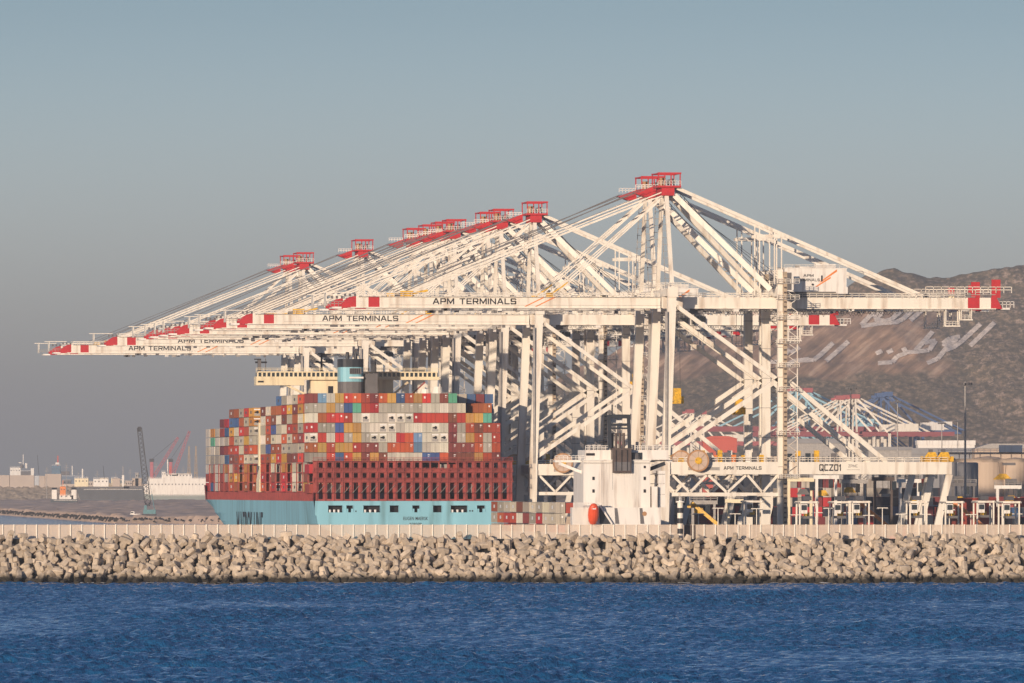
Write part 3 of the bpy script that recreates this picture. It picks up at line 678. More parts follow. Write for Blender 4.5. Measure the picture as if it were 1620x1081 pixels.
# rust-red coaming band round the deck
b = MB()
for side in (-1, 1):
    for s0, s1 in zip(st, st[1:]):
        if s0 > 372: break
        h0, h1 = hb(s0, 16.1), hb(s1, 16.1)
        b.add([(side*h0, s0, 16.1), (side*h1, s1, 16.1), (side*h1, s1, 18.45), (side*h0, s0, 18.45)], [(0, 1, 2, 3)], oxide)
    for k in range(130):
        s = 3+k*2.3; h = hb(s, 16.1); b.box(side*h-.12, side*h+.12, s, s+.25, 16.12, 18.4, oxide)
b.add([(-hb(s, 16.1), s, 18.4) for s in (0, 150, 300)]+[(hb(s, 16.1), s, 18.4) for s in (300, 150, 0)], [(0, 1, 2, 3, 4, 5)], oxide)
# raised forecastle bulwark
fs_ = [305, 320, 335, 350, 365, 378, LOA]
for side in (-1, 1):
    for s0, s1 in zip(fs_, fs_[1:]):
        b.add([(side*hb(s0, 16.1), s0, 16.1), (side*hb(s1, 16.1), s1, 16.1), (side*(hb(s1, 16.1)+.4), s1, 20.5), (side*(hb(s0, 16.1)+.4), s0, 20.5)], [(0, 1, 2, 3)], oxide)
b.build('deck_coaming', ship)
# lashing bridge right aft: three decks of openings
TP = 2.72; ZB = 18.62
b = MB(); pitch = 2.407
x0 = -B2+.2; ncol = 22
def col_x(c): return (490+13.87*(c+.5)-653.5)/sc0
lb0, lb1 = -27.5, 27.6
levels = [(24.3, 27.2, .45, .62), (21.6, 24.3, .42, .55), (16.15, 21.6, .55, .60)]
for li, (za, zb, fa, fw) in enumerate(levels):
    holes = []
    for c in range(22):
        cx = lb0+.9+(lb1-lb0-1.8)*(c+.5)/22
        wd = (2.0 if 12 <= c <= 15 and li == 0 else 1.15 if li < 2 else 1.25)
        if li == 2: holes.append((cx-wd/2, cx+wd/2, za+.5, zb-.45))
        else: holes.append((cx-wd/2, cx+wd/2, za+.75, zb-.5))
    holed_panel(b, lb0, lb1, za, zb, holes, 1.2, 1.6, oxide)
    b.box(lb0-.3, lb1+.3, .5, 1.2, zb-.2, zb, oxide); b.rail(lb0, lb1, .55, zb, oxide, 2.44, .9, .1)
for c in range(23):
    cx = lb0+.9+(lb1-lb0-1.8)*c/22
    b.box(cx-.16, cx+.16, .9, 1.2, 16.15, 27.0, oxide)
    if c < 22:
        b.beam((cx+.3, 1.0, 24.5), (cx+1.2, 1.0, 25.2), .1, .4, oxide); b.beam((cx+.2, .95, 18.2), (cx+2.2, .95, 20.4), .09, .09, steel)
b.build('stern_lashing_bridge', ship)
# lashing bridges between the bays, on the port side and across
bays = [(3.2+14.6*i) for i in range(10)]+[(168+14.6*j) for j in range(10)]
for i, s in enumerate(bays[1:], 1):
    b = MB(); hbw = min(hb(s, 16.1), 27.3)
    b.box(-hbw, hbw, s-1.9, s-1.0, 18.5, 18.8, oxide)
    for x in np.arange(-hbw, hbw+.1, hbw*2/22): b.box(x-.12, x+.12, s-1.9, s-1.1, 18.8, 26.7, oxide)
    for z in (21.4, 24.1, 26.7): b.box(-hbw, hbw, s-2.0, s-1.0, z-.25, z, oxide)
    b.build('lashing_bridge', ship)

GS = {7: 'NCWYRROONR YBOYRGNG'.replace(' ', ''), }
rows = {   # aftermost bay, row 1 is the lowest above the lashing bridge, columns from port
 7: 'NCWYRRONRYBOYRgNG.....',
 6: 'ggYgBGRRgggggWWWgK.OO.'[:22],
 5: 'WORRRWWWWWWWRRRRNRYYG.',
 4: 'RggBYYWWWWWWWWWWNgRNOO',
 3: 'WRWRgYgWWWRRCWWWNgYRgR',
 2: 'OYOYYRNNgRRRCWWWNNNRgR',
 1: 'ggRBRYNYNWWWWBBRNNNYRN'}
rc = random.Random(5)
for r, line in rows.items():
    for c, ch in enumerate(line):
        if ch == '.': continue
        mk = 'plain'
        if ch == 'R': mk = rc.choice(['dot', 'dotl', 'plain', 'code', 'plain'])
        elif ch in 'ON': mk = rc.choice(['dot', 'code', 'plain'])
        elif ch == 'W': mk = 'reefer' if (r in (5, 4, 3) and rc.random() < .55) else 'plain'
        elif ch in 'BC': mk = rc.choice(['code', 'plain'])
        elif ch in 'gK': mk = rc.choice(['plain', 'code'])
        # the stack stands a little narrower than the beam, columns at the photo's spacing
        M = SM @ Matrix.Translation((col_x(c)+rc.uniform(-.02, .02), 3.2+rc.uniform(0, .12), 26.78+TP*(r-1)))
        if c in (5, 6): M = M
        place_container(ch, mk, M, f"{CN[ch]} container in {'row '+str(r) if 0 else ordw(r)+' tier'} above the stern lashing bridge, {ordw(c+1)} from the left", 'containers stacked at the stern of the big ship')
# port side of every bay further forward
tiers = {}
for i in range(1, 10): tiers[i] = 10 if i <= 6 else 9
for j in range(10): tiers[10+j] = 9 if j <= 4 else (8 if j <= 6 else 7)
wpal = 'WKKgRRROOOOONNYYRRNOOOBgW'
for i in range(1, 20):
    s = bays[i]; L = 12.2
    for tq in range(tiers[i]):
        z = ZB+TP*tq
        if tq < 3 and i % 2 == 0 and i < 14: continue        # open slot beside the lashing bridge
        hbw = min(hb(s+12, 16.1)+1.0, 27.2)
        x = -hbw+1.25
        ch = rc.choice(wpal if i > 9 or tq > 2 else 'RONRWKYRN')
        if i >= 17 and tq > 1: ch = rc.choice('WKWKYgG')
        M = SM @ Matrix.Translation((x, s, z))
        if (i < 15 and NCONT[0] < 272):
            place_container(ch, rc.choice(['plain', 'dot', 'code', 'reefer'] if ch in 'RON' else ['reefer', 'plain', 'code']), M,
                f"{CN[ch]} container on the port side, {ordw(i)} bay from the stern, {ordw(tq+1)} tier up", 'containers along the port side of the big ship')
        else: mass_container(ch, M)
# inner columns of the forward bays: outer skin only
for i in range(1, 20):
    s = bays[i]; hbw = min(hb(s+12, 16.1), 27.2); nc = int((2*hbw-2.6)/2.46); tt_ = tiers[i]
    for c in range(1, nc):
        for tq in range(max(0, tt_-2), tt_):
            mass_container(rc.choice('RONgWYKB'), SM @ Matrix.Translation((-hbw+1.25+c*2.46, s, ZB+TP*tq)))
for c in range(22):           # boxes glimpsed through the stern lashing bridge
    for tq in range(3):
        if rc.random() < .55: mass_container(rc.choice('OONNRg'), SM @ Matrix.Translation((col_x(c), 3.3, ZB-.4+TP*tq)))

# bridge superstructure
def SP(px, py, s):
    """ship-local x and z of a photo pixel, for a point s metres ahead of the stern"""
    D = D0+s*CQ; x = (px-PX0)*D/F; z = H+(HY-py)*D/F
    return (x-sx+s*SQ)/CQ, z
sb = 152
xl, ztop = SP(405, 588, sb); xr, _ = SP(694, 588, sb); _, zbot = SP(500, 610, sb)
br = MB(); br.box(xl, xr, sb-1.5, sb+5, zbot+1.6, ztop-1.5, cream); br.box(xl+.5, xr-.5, sb-1.2, sb+4.5, ztop-.35, ztop, cream)
br.box(xl+.4, xr-.4, sb-.8, sb+4, ztop-1.5, ztop-.35, glass)
for x in np.arange(xl+.5, xr, 1.3): br.box(x-.22, x+.22, sb-1.1, sb-.78, ztop-1.5, ztop-.35, cream)
br.box(xl, xl+14, sb-1.4, sb+4, zbot, zbot+1.6, cream); br.box(xl+.5, xl+2.2, sb-1.44, sb-1.3, zbot+.8, zbot+1.3, dark); br.rail(xl, xr, sb-1.4, ztop, cream, 2, 1, .12)
br.beam((xl+9, sb, zbot), (xl+18, sb, zbot-4.2), .8, .6, cream); br.beam((xr-9, sb, zbot+1), (xr-15, sb, zbot-4), .6, .6, cream); br.beam((xr-9, sb, zbot-3.6), (xr-4, sb, zbot+1), .4, .4, oxide)
br.build('bridge_wing', ship)
xa, _ = SP(492, 600, sb); xb, _ = SP(622, 600, sb)
br = MB(); br.box(xa, xb, sb, sb+12, 18.5, zbot+1.6, cream)
for dx in (5, 10.8): br.box(xa+dx, xa+dx+1.5, sb-.06, sb+.2, zbot-2.9, zbot-.2, dark)
br.build('accommodation_block', ship)
b = MB(); xs0 = -27.2; b.box(xs0, xs0+3, sb-1, sb+1.6, 26, 38.5, cream); b.poly([(xs0-.2, 18.45), (xs0+3, 18.45), (xs0+3, 27.5), (xs0+1.0, 27.5), (xs0-.2, 22)], sb-5, sb+4, cream)
b.box(xs0-.1, xs0+2.9, sb-5.3, sb-5.1, 18.5, 27, cream); b.build('side_stair_house', ship)
# radar mast on the wing, antenna stubs
b = MB(); xm, zm = SP(411, 575, sb); b.box(xm-.5, xm+.5, sb, sb+1, ztop, zm+1, fgrey); b.box(xm-1.2, xm+2.2, sb+.2, sb+.6, zm, zm+.5, dark); b.tube((xm+1.8, sb+.4, ztop), (xm+1.8, sb+.4, zm+1.4), .15, .12, fgrey, 6); b.box(xm-1.5, xm+.5, sb, sb+.5, zm+1, zm+1.3, dark)
b.build('radar_mast', ship)
b = MB(); xm, zm = SP(510, 572, sb); b.tube((xm, sb+2, ztop), (xm, sb+2, zm+2.5), .35, .25, dark, 8); b.box(xm-1.8, xm+1.8, sb+1.8, sb+2.2, zm-.4, zm, dark); b.box(xm-1.0, xm+1.0, sb+1.8, sb+2.2, zm+2, zm+2.4, dark); b.build('signal_mast', ship)
# funnel
sf = 128
fx0, fz1 = SP(538, 568, sf); fx1, fz0 = SP(577, 622, sf); _, zc1 = SP(538, 581, sf); _, zc0 = SP(538, 604, sf); fc = (fx0+fx1)/2; fr = (fx1-fx0)/2
def oval(z0, z1, m, g=0.0, b=None):
    n = 20; vs = []
    for z in (z0, z1):
        for i in range(n):
            t = 2*math.pi*i/n; c, s_ = math.cos(t), math.sin(t)
            vs.append((fc+(fr+g)*math.copysign(abs(c)**.6, c), sf+5+(5+g)*math.copysign(abs(s_)**.6, s_), z))
    b.add(vs, [(i, (i+1) % n, n+(i+1) % n, n+i) for i in range(n)]+[tuple(range(n))[::-1], tuple(range(n, 2*n))], m)
b = MB(); oval(18.5, zc0, fgrey, 0, b); oval(zc0, zc1, cyan, .03, b); oval(zc1, fz1, navy, .06, b)
b.build('funnel', ship)
b = MB(); b.box(fc-.8, fc+2.6, sf-.3, sf+.1, zc0+2.2, zc1-.3, fgrey)
for k in range(5): b.box(fc-.6+k*.6, fc-.3+k*.6, sf-.36, sf-.3, zc0+2.3, zc1-.4, dark)
b.box(fc-.9, fc+3.2, sf-.35, sf, zc0+.9, zc0+1.4, markw); b.build('funnel_louvre', ship)
b = MB(); xg0, zg = SP(578, 591, sf); xg1, _ = SP(598, 591, sf); b.box(xg0+.1, xg1, sf+1, sf+12, 18.5, zg, fgrey); b.tube((fc-1, sf+4, fz1), (fc-1, sf+4, fz1+2), .5, .5, navy, 8); b.tube((fc+1.5, sf+5, fz1), (fc+1.5, sf+5, fz1+1.5), .5, .5, navy, 8); b.build('exhaust_casing', ship)
b = MB(); x1, z1_ = SP(500, 622, 60)
for pxx, pyy in ((671, 616), (690, 612)): xw, zw = SP(pxx, pyy, sb); b.tube((xw, sb-3, zw-2), (xw, sb-3, zw), 1.6, 1.3, whiteb, 12)
b.build('satellite_dome', ship)

# ================================================================ FEEDER SHIP
FDs = 2390.0; fs = F/FDs
fcx = (985-PX0)/fs
feeder = empty('feeder_ship', (fcx, FDs, 0), TH, label='smaller container ship with tall white ribbed stern house and brown funnel', category='ship')
FM = Matrix.Translation((fcx, FDs, 0)) @ Matrix.Rotation(TH, 4, 'Z')
fX = lambda px: (px-985)/fs
fZ = lambda py: H+(HY-py)/fs
def hbf(s, z):
    zc = min(max(z, 0), 9); s0 = lerp(110, 150, zc/9); h = 13.0
    if s > s0: h = 13.0*(1-min(1, (s-s0)/(lerp(176, 186, zc/9)-s0))**1.8)
    k = min(1, s/25); return max(.02, min(h, lerp(10+zc*.3, 13.0, k)))
make_hull(186, 13, [0, 3, 6, 9], hbf, lambda z: hullgrey if z < 6 else whiteb, [0, 5, 12, 25, 60, 110, 130, 145, 155, 165, 175, 182, 186], 'hull', feeder)
hx0, hx1 = fX(926), fX(1033); zt = fZ(729)
b = MB(); b.box(hx0, hx1, 4, 22, 9, zt, whiteb)
ribs = 26
for k in range(ribs): x = hx0+4.2+(hx1-hx0-7)*k/(ribs-1); b.box(x, x+.24, 3.86, 4.0, 10.6, fZ(732), whiteb)
for py in (757, 777): 
    for px in (942, 1024): b.box(fX(px)-.28, fX(px)+.28, 3.9, 4.0, fZ(py)-.4, fZ(py)+.4, dark)
b.box(fX(1024)-.25, fX(1024)+.25, 3.9, 4.0, fZ(739)-.3, fZ(739)+.3, dark)
b.box(hx0-.3, hx1+.2, 3.6, 22.2, zt, zt+.25, whiteb); b.box(hx0, hx1, 3.7, 4, fZ(733), fZ(733)+.15, steel)
b.box(fX(972), fX(974), 3.94, 4.0, fZ(775), fZ(749), steel); b.box(fX(991), fX(992), 3.94, 4.0, fZ(768), fZ(749), steel)
b.build('stern_house', feeder)
b = MB(); b.box(fX(931), fX(1064), 6, 20, zt+.25, fZ(712), whiteb); b.box(fX(932), fX(946), 5.95, 6, fZ(721), fZ(717), dark); b.box(fX(1003), fX(1022), 5.9, 6.4, fZ(728), fZ(716), glass); b.rail(fX(931), fX(970), 5.9, fZ(712), whiteb, .9, 1.1, .12); b.rail(fX(1002), fX(1064), 5.9, fZ(712), whiteb, .9, 1.1, .12)
for px in (936, 944, 952, 960, 1006, 1014, 1024, 1034, 1044): b.box(fX(px), fX(px)+.8, 8, 9, fZ(712), fZ(712)+rc.uniform(.8, 2), steel)
b.tube((fX(1010), 5.5, fZ(727)), (fX(1010), 5.5, fZ(717)), 1.2, .9, fgrey, 10)
b.build('upper_deckhouse', feeder)
b = MB(); b.box(fX(884), fX(931), 8, 11, fZ(731.5), fZ(728), whiteb); b.beam((fX(890), 8, fZ(733)), (fX(928), 8, fZ(748)), .5, .7, whiteb); b.rail(fX(884), fX(931), 8, fZ(728), whiteb, .9, 1.1, .12); b.build('bridge_wing', feeder); b = MB()
b.box(fX(1033), fX(1072), 8, 11, fZ(731.5), fZ(728), whiteb); b.beam((fX(1034), 7.8, fZ(743)), (fX(1060), 7.8, fZ(733)), .5, .9, navy); b.rail(fX(1033), fX(1072), 8, fZ(728), fgrey, .9, 1.1, .12); b.build('bridge_wing', feeder)
b = MB(); b.box(fX(972), fX(1001.5), 2.6, 9, fZ(748), fZ(709), brown); b.box(fX(974), fX(999.5), 2.5, 2.6, fZ(745), fZ(731), fgrey)
for px in (977, 986, 995): b.box(fX(px)-.1, fX(px)+.1, 2.45, 2.5, fZ(745), fZ(712), dark)
b.build('funnel', feeder)
b = MB()   # black goal-post frame with exhaust pipes
for px, e in ((968, 4), (1001, -1)): b.beam((fX(px+e*.3), 5, fZ(709)), (fX(px if e > 0 else px-2), 5, fZ(656)), 1.0, .75, navy)
for py, hgt in ((657.5, .7), (671, .45), (677, .3)): b.box(fX(966), fX(999), 4.6, 5.4, fZ(py)-hgt, fZ(py)+hgt*.4, navy)
for px in (974, 980, 986, 992): b.tube((fX(px), 6, fZ(709)), (fX(px), 6, fZ(681+(px % 3)*2)), .33, .33, brown, 8)
b.box(fX(969), fX(998), 5.9, 6.1, fZ(689), fZ(688), navy); b.box(fX(971), fX(991), 7, 7.3, fZ(669), fZ(661), markw)
b.box(fX(972), fX(974), 5, 5.3, fZ(640), fZ(656), navy); b.build('exhaust_frame', feeder)
b = MB(); b.box(fX(905), fX(1046), -.02, 4, 9, fZ(803), whiteb)
b.box(fX(1035), fX(1044), 3.5, 8, fZ(803), fZ(770), whiteb); b.box(fX(1047), fX(1058), 5, 9, fZ(803), fZ(745), whiteb)
for py in (750, 765, 782): b.box(fX(1034), fX(1057), 5, 8, fZ(py)-.15, fZ(py), fgrey)
b.tube((fX(1020), -.08, fZ(813)), (fX(1020), -.02, fZ(813)), .55, .55, reelm, 12)
for px in (972, 1012): b.add([(fX(px), -.05, fZ(804)), (fX(px)+.7, -.05, fZ(804)), (fX(px)+1.2, -.05, fZ(829)), (fX(px)+.2, -.05, fZ(829))], [(0, 1, 2, 3)], fgrey)
for k in range(14): b.box(fX(906+k*1.8), fX(906+k*1.8)+.12, -.14, -.02, 9, fZ(795), whiteb)
b.build('stern_deck', feeder)
# free-fall lifeboat on its ramp
lb = empty('lifeboat', FM @ Vector((fX(935.5), -3.2, fZ(813.5))), TH, label='bright orange enclosed lifeboat on the stern of the smaller ship', category='lifeboat')
b = MB(); n = 14; prof = [(-2.7, .15), (-2.4, .7), (-1.6, 1.15), (-.3, 1.35), (1.1, 1.28), (1.9, 1.0), (2.4, .65), (2.6, .2)]
vs = []; 
for zz, r_ in prof:
    for i in range(n): t = 2*math.pi*i/n; vs.append((r_*math.cos(t), r_*.9*math.sin(t)-zz*.35, zz))
fs2 = [(a*n+i, a*n+(i+1) % n, (a+1)*n+(i+1) % n, (a+1)*n+i) for a in range(len(prof)-1) for i in range(n)]+[tuple(range(n))[::-1], tuple(range((len(prof)-1)*n, len(prof)*n))]
b.add(vs, fs2, lifeb); b.build('hull', lb)
b = MB(); b.box(-.6, .6, -1.5, -.6, 1.0, 1.7, lifeb); b.box(-.4, .4, -1.52, -1.5, 1.15, 1.5, markw); b.build('cockpit', lb)
b = MB(); b.beam((fX(944), -1, fZ(829)), (fX(944), -1, fZ(797)), .3, .3, whiteb); b.beam((fX(946), -1, fZ(797)), (fX(967), -1, fZ(829)), .3, .4, whiteb)
b.add([(fX(947), -.4, fZ(802)), (fX(951), -.4, fZ(799)), (fX(966), -.4, fZ(829)), (fX(948), -.4, fZ(829))], [(0, 1, 2, 3)], navy); b.box(fX(929), fX(950), -1.5, -.5, fZ(797.5), fZ(795.5), whiteb); b.build('lifeboat_davit', feeder)
# deck containers of the feeder seen down its port side
cz = [fZ(828.6), fZ(812.2)]
c_up = 'OggKNgKgKg'; c_lo = 'gORRWNgRKK'
for i in range(10):
    s = 140-i*12.6; hh = min(hbf(s+12, 9), 12.8)
    for k, line in enumerate((c_lo, c_up)):
        ch = line[i]; M = FM @ Matrix.Translation((-hh+1.2, s, 7.8+2.75*(k+1)+.4))
        place_container(ch, rc.choice(['plain', 'dot', 'code']), M, f"{CN[ch]} container on the smaller ship, {ordw(i+1)} from the left in its {'top' if k else 'middle'} tier", 'containers on the smaller ship')
    mass_container(rc.choice('ORKg'), FM @ Matrix.Translation((-hh+1.2, s, 8.2)))
    for c in range(1, 8): mass_container(rc.choice('ORgWN'), FM @ Matrix.Translation((-hh+1.2+c*2.5, s, 13.6)))

# ================================================================ YARD BEHIND THE QUAY
def yard_stack(px, D, nx_, nt_, side=True, pal='DNRgOKBgD'):
    p = P(px, 800, D)
    for i in range(nx_):
        h = nt_+rc.choice((-1, 0, 0))
        for k in range(max(1, h)):
            M = Matrix.Translation((p.x+i*(12.5 if side else 2.5), D, QZ+CH*k)) @ Matrix.Rotation(TH+(R(-90) if side else 0), 4, 'Z')
            mass_container(rc.choice(pal), M)
for px, D, a, bb, sd_ in ((1090, 2950, 3, 3, True), (1110, 3050, 8, 4, False), (1170, 3100, 5, 4, False), (1246, 3000, 5, 4, False), (1262, 2900, 4, 4, False), (1320, 2950, 6, 5, False), (1372, 3050, 3, 5, True), (1400, 2850, 3, 4, False), (1442, 2900, 3, 5, False),
                      (1497, 2720, 2, 5, False), (1530, 2800, 1, 4, True), (1556, 2950, 2, 5, True), (1586, 2700, 2, 4, False), (1608, 2680, 4, 5, False), (1200, 3300, 6, 4, True)):
    yard_stack(px, D, a, bb, sd_)
for px in range(1082, 1236, 30): yard_stack(px, 2860+(px*37 % 90), 3, rc.choice((5, 6, 7)), False, 'DDNRgDNKO')
for px in range(1246, 1480, 26): yard_stack(px, 2800+(px*53 % 160), rc.choice((3, 4)), rc.choice((5, 6, 7, 7)), False, 'DDRNgKDDNWOgB')
for px in range(1270, 1470, 45): yard_stack(px, 2700, 3, rc.choice((2, 3)), False, 'DDNRDgK')
for px in range(1556, 1640, 34): yard_stack(px, 2760, 2, 5, False, 'gKgRND')
for px in range(1240, 1300, 20): yard_stack(px, 2745, 3, 7, False, 'DDRNgKN')
yard_stack(1505, 2690, 1, 5, True, 'OORO'); yard_stack(1528, 2720, 1, 4, False, 'OR')
mo = mass.build('shipping_container_mass', kind='stuff', label='all the other stacked shipping containers further back', category='containers')

# straddle carriers
def make_straddle(**tags):
    r = empty('straddle_carrier', (0, 0, 0), TH-R(3), **tags)
    for sx_ in (-1, 1):
        b = MB()
        for y in (-3.6, 3.6): b.box(sx_*2.0-.17, sx_*2.0+.17, y-.25, y+.25, 1.2, 12.2, white)
        b.box(sx_*2.2-.35, sx_*2.2+.35, -4.6, 4.6, .9, 1.7, white); b.build('side_frame', r)
        for y in (-3.9, -1.3, 1.3, 3.9):
            MB().tube((sx_*2.2-.3, y, .75), (sx_*2.2+.3, y, .75), .75, .75, rope, 12).build('wheel', r)
    b = MB(); b.box(-2.3, 2.3, -4.1, -3.5, 12.2, 12.7, white); b.box(-2.3, 2.3, 3.5, 4.1, 12.2, 12.7, white)
    for s_ in (-1, 1): b.box(s_*2.3-.2, s_*2.3+.2, -4.4, 4.4, 12.2, 12.6, steel)
    b.box(-1, 1, -2, 2, 12.9, 13.9, rope); b.build('top_frame', r)
    b = MB(); b.box(-1.9, -.4, -5.6, -4.3, 9.8, 12.0, whiteb); cb = b.build('cab', r); MB().box(-1.8, -.5, -5.63, -5.6, 10.6, 11.8, glass).build('window', cb)
    b = MB(); b.box(-1.1, 1.1, -3, 3, 8.6, 9.2, fgrey); b.box(-.6, .6, -1.2, 1.2, 9.2, 10.1, yellow); b.build('spreader', r)
    return r
spots = [(1276, 2340), (1329, 2350), (1359, 2390), (1450, 2380), (1506, 2360), (1556, 2420), (1596, 2350), (1190, 2450)]
sc_lab = ['just right of the lift tower', 'second in the row right of the lift tower', 'third in the row right of the lift tower', 'below the right end of the QCZ01 beam',
          'left of the tall light mast at right', 'right of the tall light mast at right', 'rightmost of all near the picture edge', 'under the beam left of the lift tower']
s0_ = None
for (px, D), lb_ in zip(spots, sc_lab):
    p = P(px, 800, D); tg = dict(label='white straddle carrier '+lb_, category='straddle carrier', group='straddle carriers on the quay')
    if s0_ is None: s0_ = make_straddle(**tg); s0_.location = (p.x, D, QZ)
    else: copy_tree(s0_, (p.x, D, QZ), **tg)

# vehicles parked along the apron
def make_truck(c, **tags):
    r = empty('terminal_truck', (0, 0, 0), R(-80), **tags)
    b = MB(); b.poly([(0, 0), (2.3, 0), (2.3, 2.2), (0, 2.2)], -.0, .01, c) if 0 else None
    b.box(-1.15, 1.15, 0, 2.0, .8, 2.9, c); b.box(-1.05, 1.05, -.05, .0, 1.7, 2.7, glass); b.box(-1.18, -1.15, .4, 1.5, 1.8, 2.6, glass); b.build('cab', r)
    MB().box(-1.1, 1.1, 2.3, 13, 1.0, 1.35, fgrey).box(-.4, .4, 0, 12.8, .7, 1.0, rope).build('chassis', r)
    for y in (.8, 3.4, 10.6, 11.8):
        for sx_ in (-1, 1): MB().tube((sx_*.8, y, .5), (sx_*1.12, y, .5), .5, .5, rope, 10).build('wheel', r)
    return r
for px, D, c, lab in ((1405, 2330, red, 'red terminal truck on the apron right of the dark stacks'), (1470, 2300, whiteb, 'white terminal truck under the end of the QCZ01 beam'), (1575, 2300, whiteb, 'white terminal truck near the right edge')):
    p = P(px, 800, D); tr = make_truck(c, label=lab, category='truck'); tr.location = (p.x, D, QZ)
    tr.scale = (1.25, 1.25, 1.6)

# trailers, reach stackers and lamp posts crowding the apron
rt = random.Random(77)
def make_trailer(c, **tags):
    r = empty('container_trailer', (0, 0, 0), 0, **tags)
    MB().box(-.4, .4, 0, 12.6, .9, 1.25, fgrey).box(-1.15, 1.15, .2, 12.4, 1.25, 1.4, fgrey).build('chassis', r)
    MB().box(-1.18, 1.18, .2, 12.4, 1.42, 4.0, CM[c]).box(-1.2, -1.1, .15, .3, 1.4, 4.03, CM[c]).box(1.1, 1.2, .15, .3, 1.4, 4.03, CM[c]).box(-.03, .03, .14, .2, 1.5, 3.9, dark).build('container', r)
    for y in (1.2, 2.5, 10.5, 11.8): MB().tube((-1.1, y, .5), (1.1, y, .5), .5, .5, rope, 10).build('wheel', r)
    return r
trc = {}
tl = [(1096, 2480, 'R', 'red'), (1118, 2420, 'D', 'navy'), (1150, 2500, 'g', 'grey'), (1170, 2440, 'W', 'white'), (1206, 2500, 'N', 'brown'), (1252, 2480, 'D', 'navy'), (1302, 2460, 'W', 'white'), (1316, 2540, 'R', 'red'), (1385, 2470, 'D', 'navy'), (1412, 2520, 'N', 'brown'), (1430, 2450, 'g', 'grey'), (1482, 2560, 'W', 'white'), (1522, 2500, 'R', 'red'), (1540, 2440, 'g', 'grey'), (1580, 2560, 'D', 'navy'), (1612, 2470, 'N', 'brown')]
where = ['just right of the banded beacon', 'second right of the banded beacon', 'third right of the banded beacon', 'fourth right of the banded beacon', 'beside the foot of the lift tower on its left', 'beside the foot of the lift tower on its right',
         'between the first two straddle carriers', 'left of the second straddle carrier', 'right of the third straddle carrier', 'behind the red terminal truck', 'left of the carrier below the beam end', 'right of the carrier below the beam end', 'just left of the tall light mast foot', 'just right of the tall light mast foot', 'between the last two straddle carriers', 'at the very right edge']
for (px, D, c, cn), wh in zip(tl, where):
    if px < 1480: continue
    D = D+1800
    p = P(px, 800, D); tg = dict(label=f'{cn} container on a trailer {wh}', category='trailer', group='container trailers on the apron')
    if c not in trc: trc[c] = o = make_trailer(c, **tg)
    else: o = copy_tree(trc[c], (0, 0, 0), **tg)
    o.location = (p.x, D, QZ); o.rotation_euler = (0, 0, TH+R(rt.choice((-8, 4, 60, 80, -70)))); o.scale = (1, 1, 1.5)
b = MB(); b.tube((0, 0, 0), (0, 0, 11.5), .16, .1, white, 8); lpm = b.mesh('pole'); b = MB(); b.box(-1.3, 1.3, -.15, .15, 11.3, 11.5, white); b.box(-1.5, -.8, -.2, .2, 11.1, 11.3, fgrey); b.box(.8, 1.5, -.2, .2, 11.1, 11.3, fgrey); lhm = b.mesh('lamp_head')
# yard gantries standing over the stacks
def rtg(px0, px1, py, D, c, spm, lab, drop):
    a = P(px0, py, D); c1 = P(px1, py, D); wv_ = c1.x-a.x; h = a.z-QZ
    r = empty('yard_gantry_crane', (a.x, D, QZ), 0, label=lab, category='crane', group='gantries over the yard stacks')
    for x in (0, wv_):
        for y in (-2.6, 2.6): MB().box(x-.3, x+.3, y-.3, y+.3, 1.2, h-1, c).build('leg', r)
        MB().box(x-.45, x+.45, -4.2, 4.2, .7, 1.3, c).build('sill_beam', r)
    for y in (-2.6, 2.6):
        b = MB(); b.box(-.8, wv_+.8, y-.4, y+.4, h-1, h, c).rail(-.8, wv_+.8, y-.3, h, steel, 1.6, 1, .12).build('crossbeam', r)
    m_ = wv_*(.3 if drop % 2 else .65); b = MB(); b.box(m_-1.6, m_+1.6, -1.8, 1.8, h, h+1.9, fgrey); b.box(m_+1.6, m_+2.8, -3.2, -1.6, h-3.4, h-1.1, glass); b.build('trolley', r)
    b = MB(); b.poly([(m_-1.8, h-drop-.5), (m_+1.8, h-drop-.5), (m_+.8, h-drop+1), (m_-.8, h-drop+1)], -.8, .8, spm)
    for d_ in (-.7, .7): b.tube((m_+d_, 0, h-drop+1), (m_+d_, 0, h-.5), .07, .07, rope, 4)
    b.build('spreader', r)
RT = [(1248, 1283, 756, 2660, cream, fgrey, 'cream', 'just right of the lift tower', 4), (1292, 1322, 752, 2640, whiteb, yellow, 'white', 'below the QCZ01 number', 5), (1333, 1368, 759, 2670, steel, yellow, 'grey', 'right of the QCZ01 number', 3),
      (1384, 1410, 755, 2650, brown, fgrey, 'dark brown', 'beneath the foot of the diagonal brace', 4), (1424, 1452, 758, 2660, whiteb, yellow, 'white', 'left of the outer crane leg', 6), (1096, 1130, 792, 2620, steel, yellow, 'grey', 'right of the banded beacon', 3), (1152, 1186, 790, 2640, cream, fgrey, 'cream', 'between the beacon and the lift tower', 4),
      (1508, 1540, 764, 2900, fgrey, yellow, 'dark grey', 'at the tall light mast', 5), (1578, 1611, 768, 2880, whiteb, yellow, 'white', 'near the right edge', 4)]
for a_ in RT: rtg(*a_[:6], f'{a_[6]} yard gantry over the container stacks {a_[7]}', a_[8])
lpx = [1105, 1136, 1163, 1197, 1259, 1293, 1311, 1343, 1374, 1396, 1426, 1464, 1502, 1536, 1569, 1588, 1609]
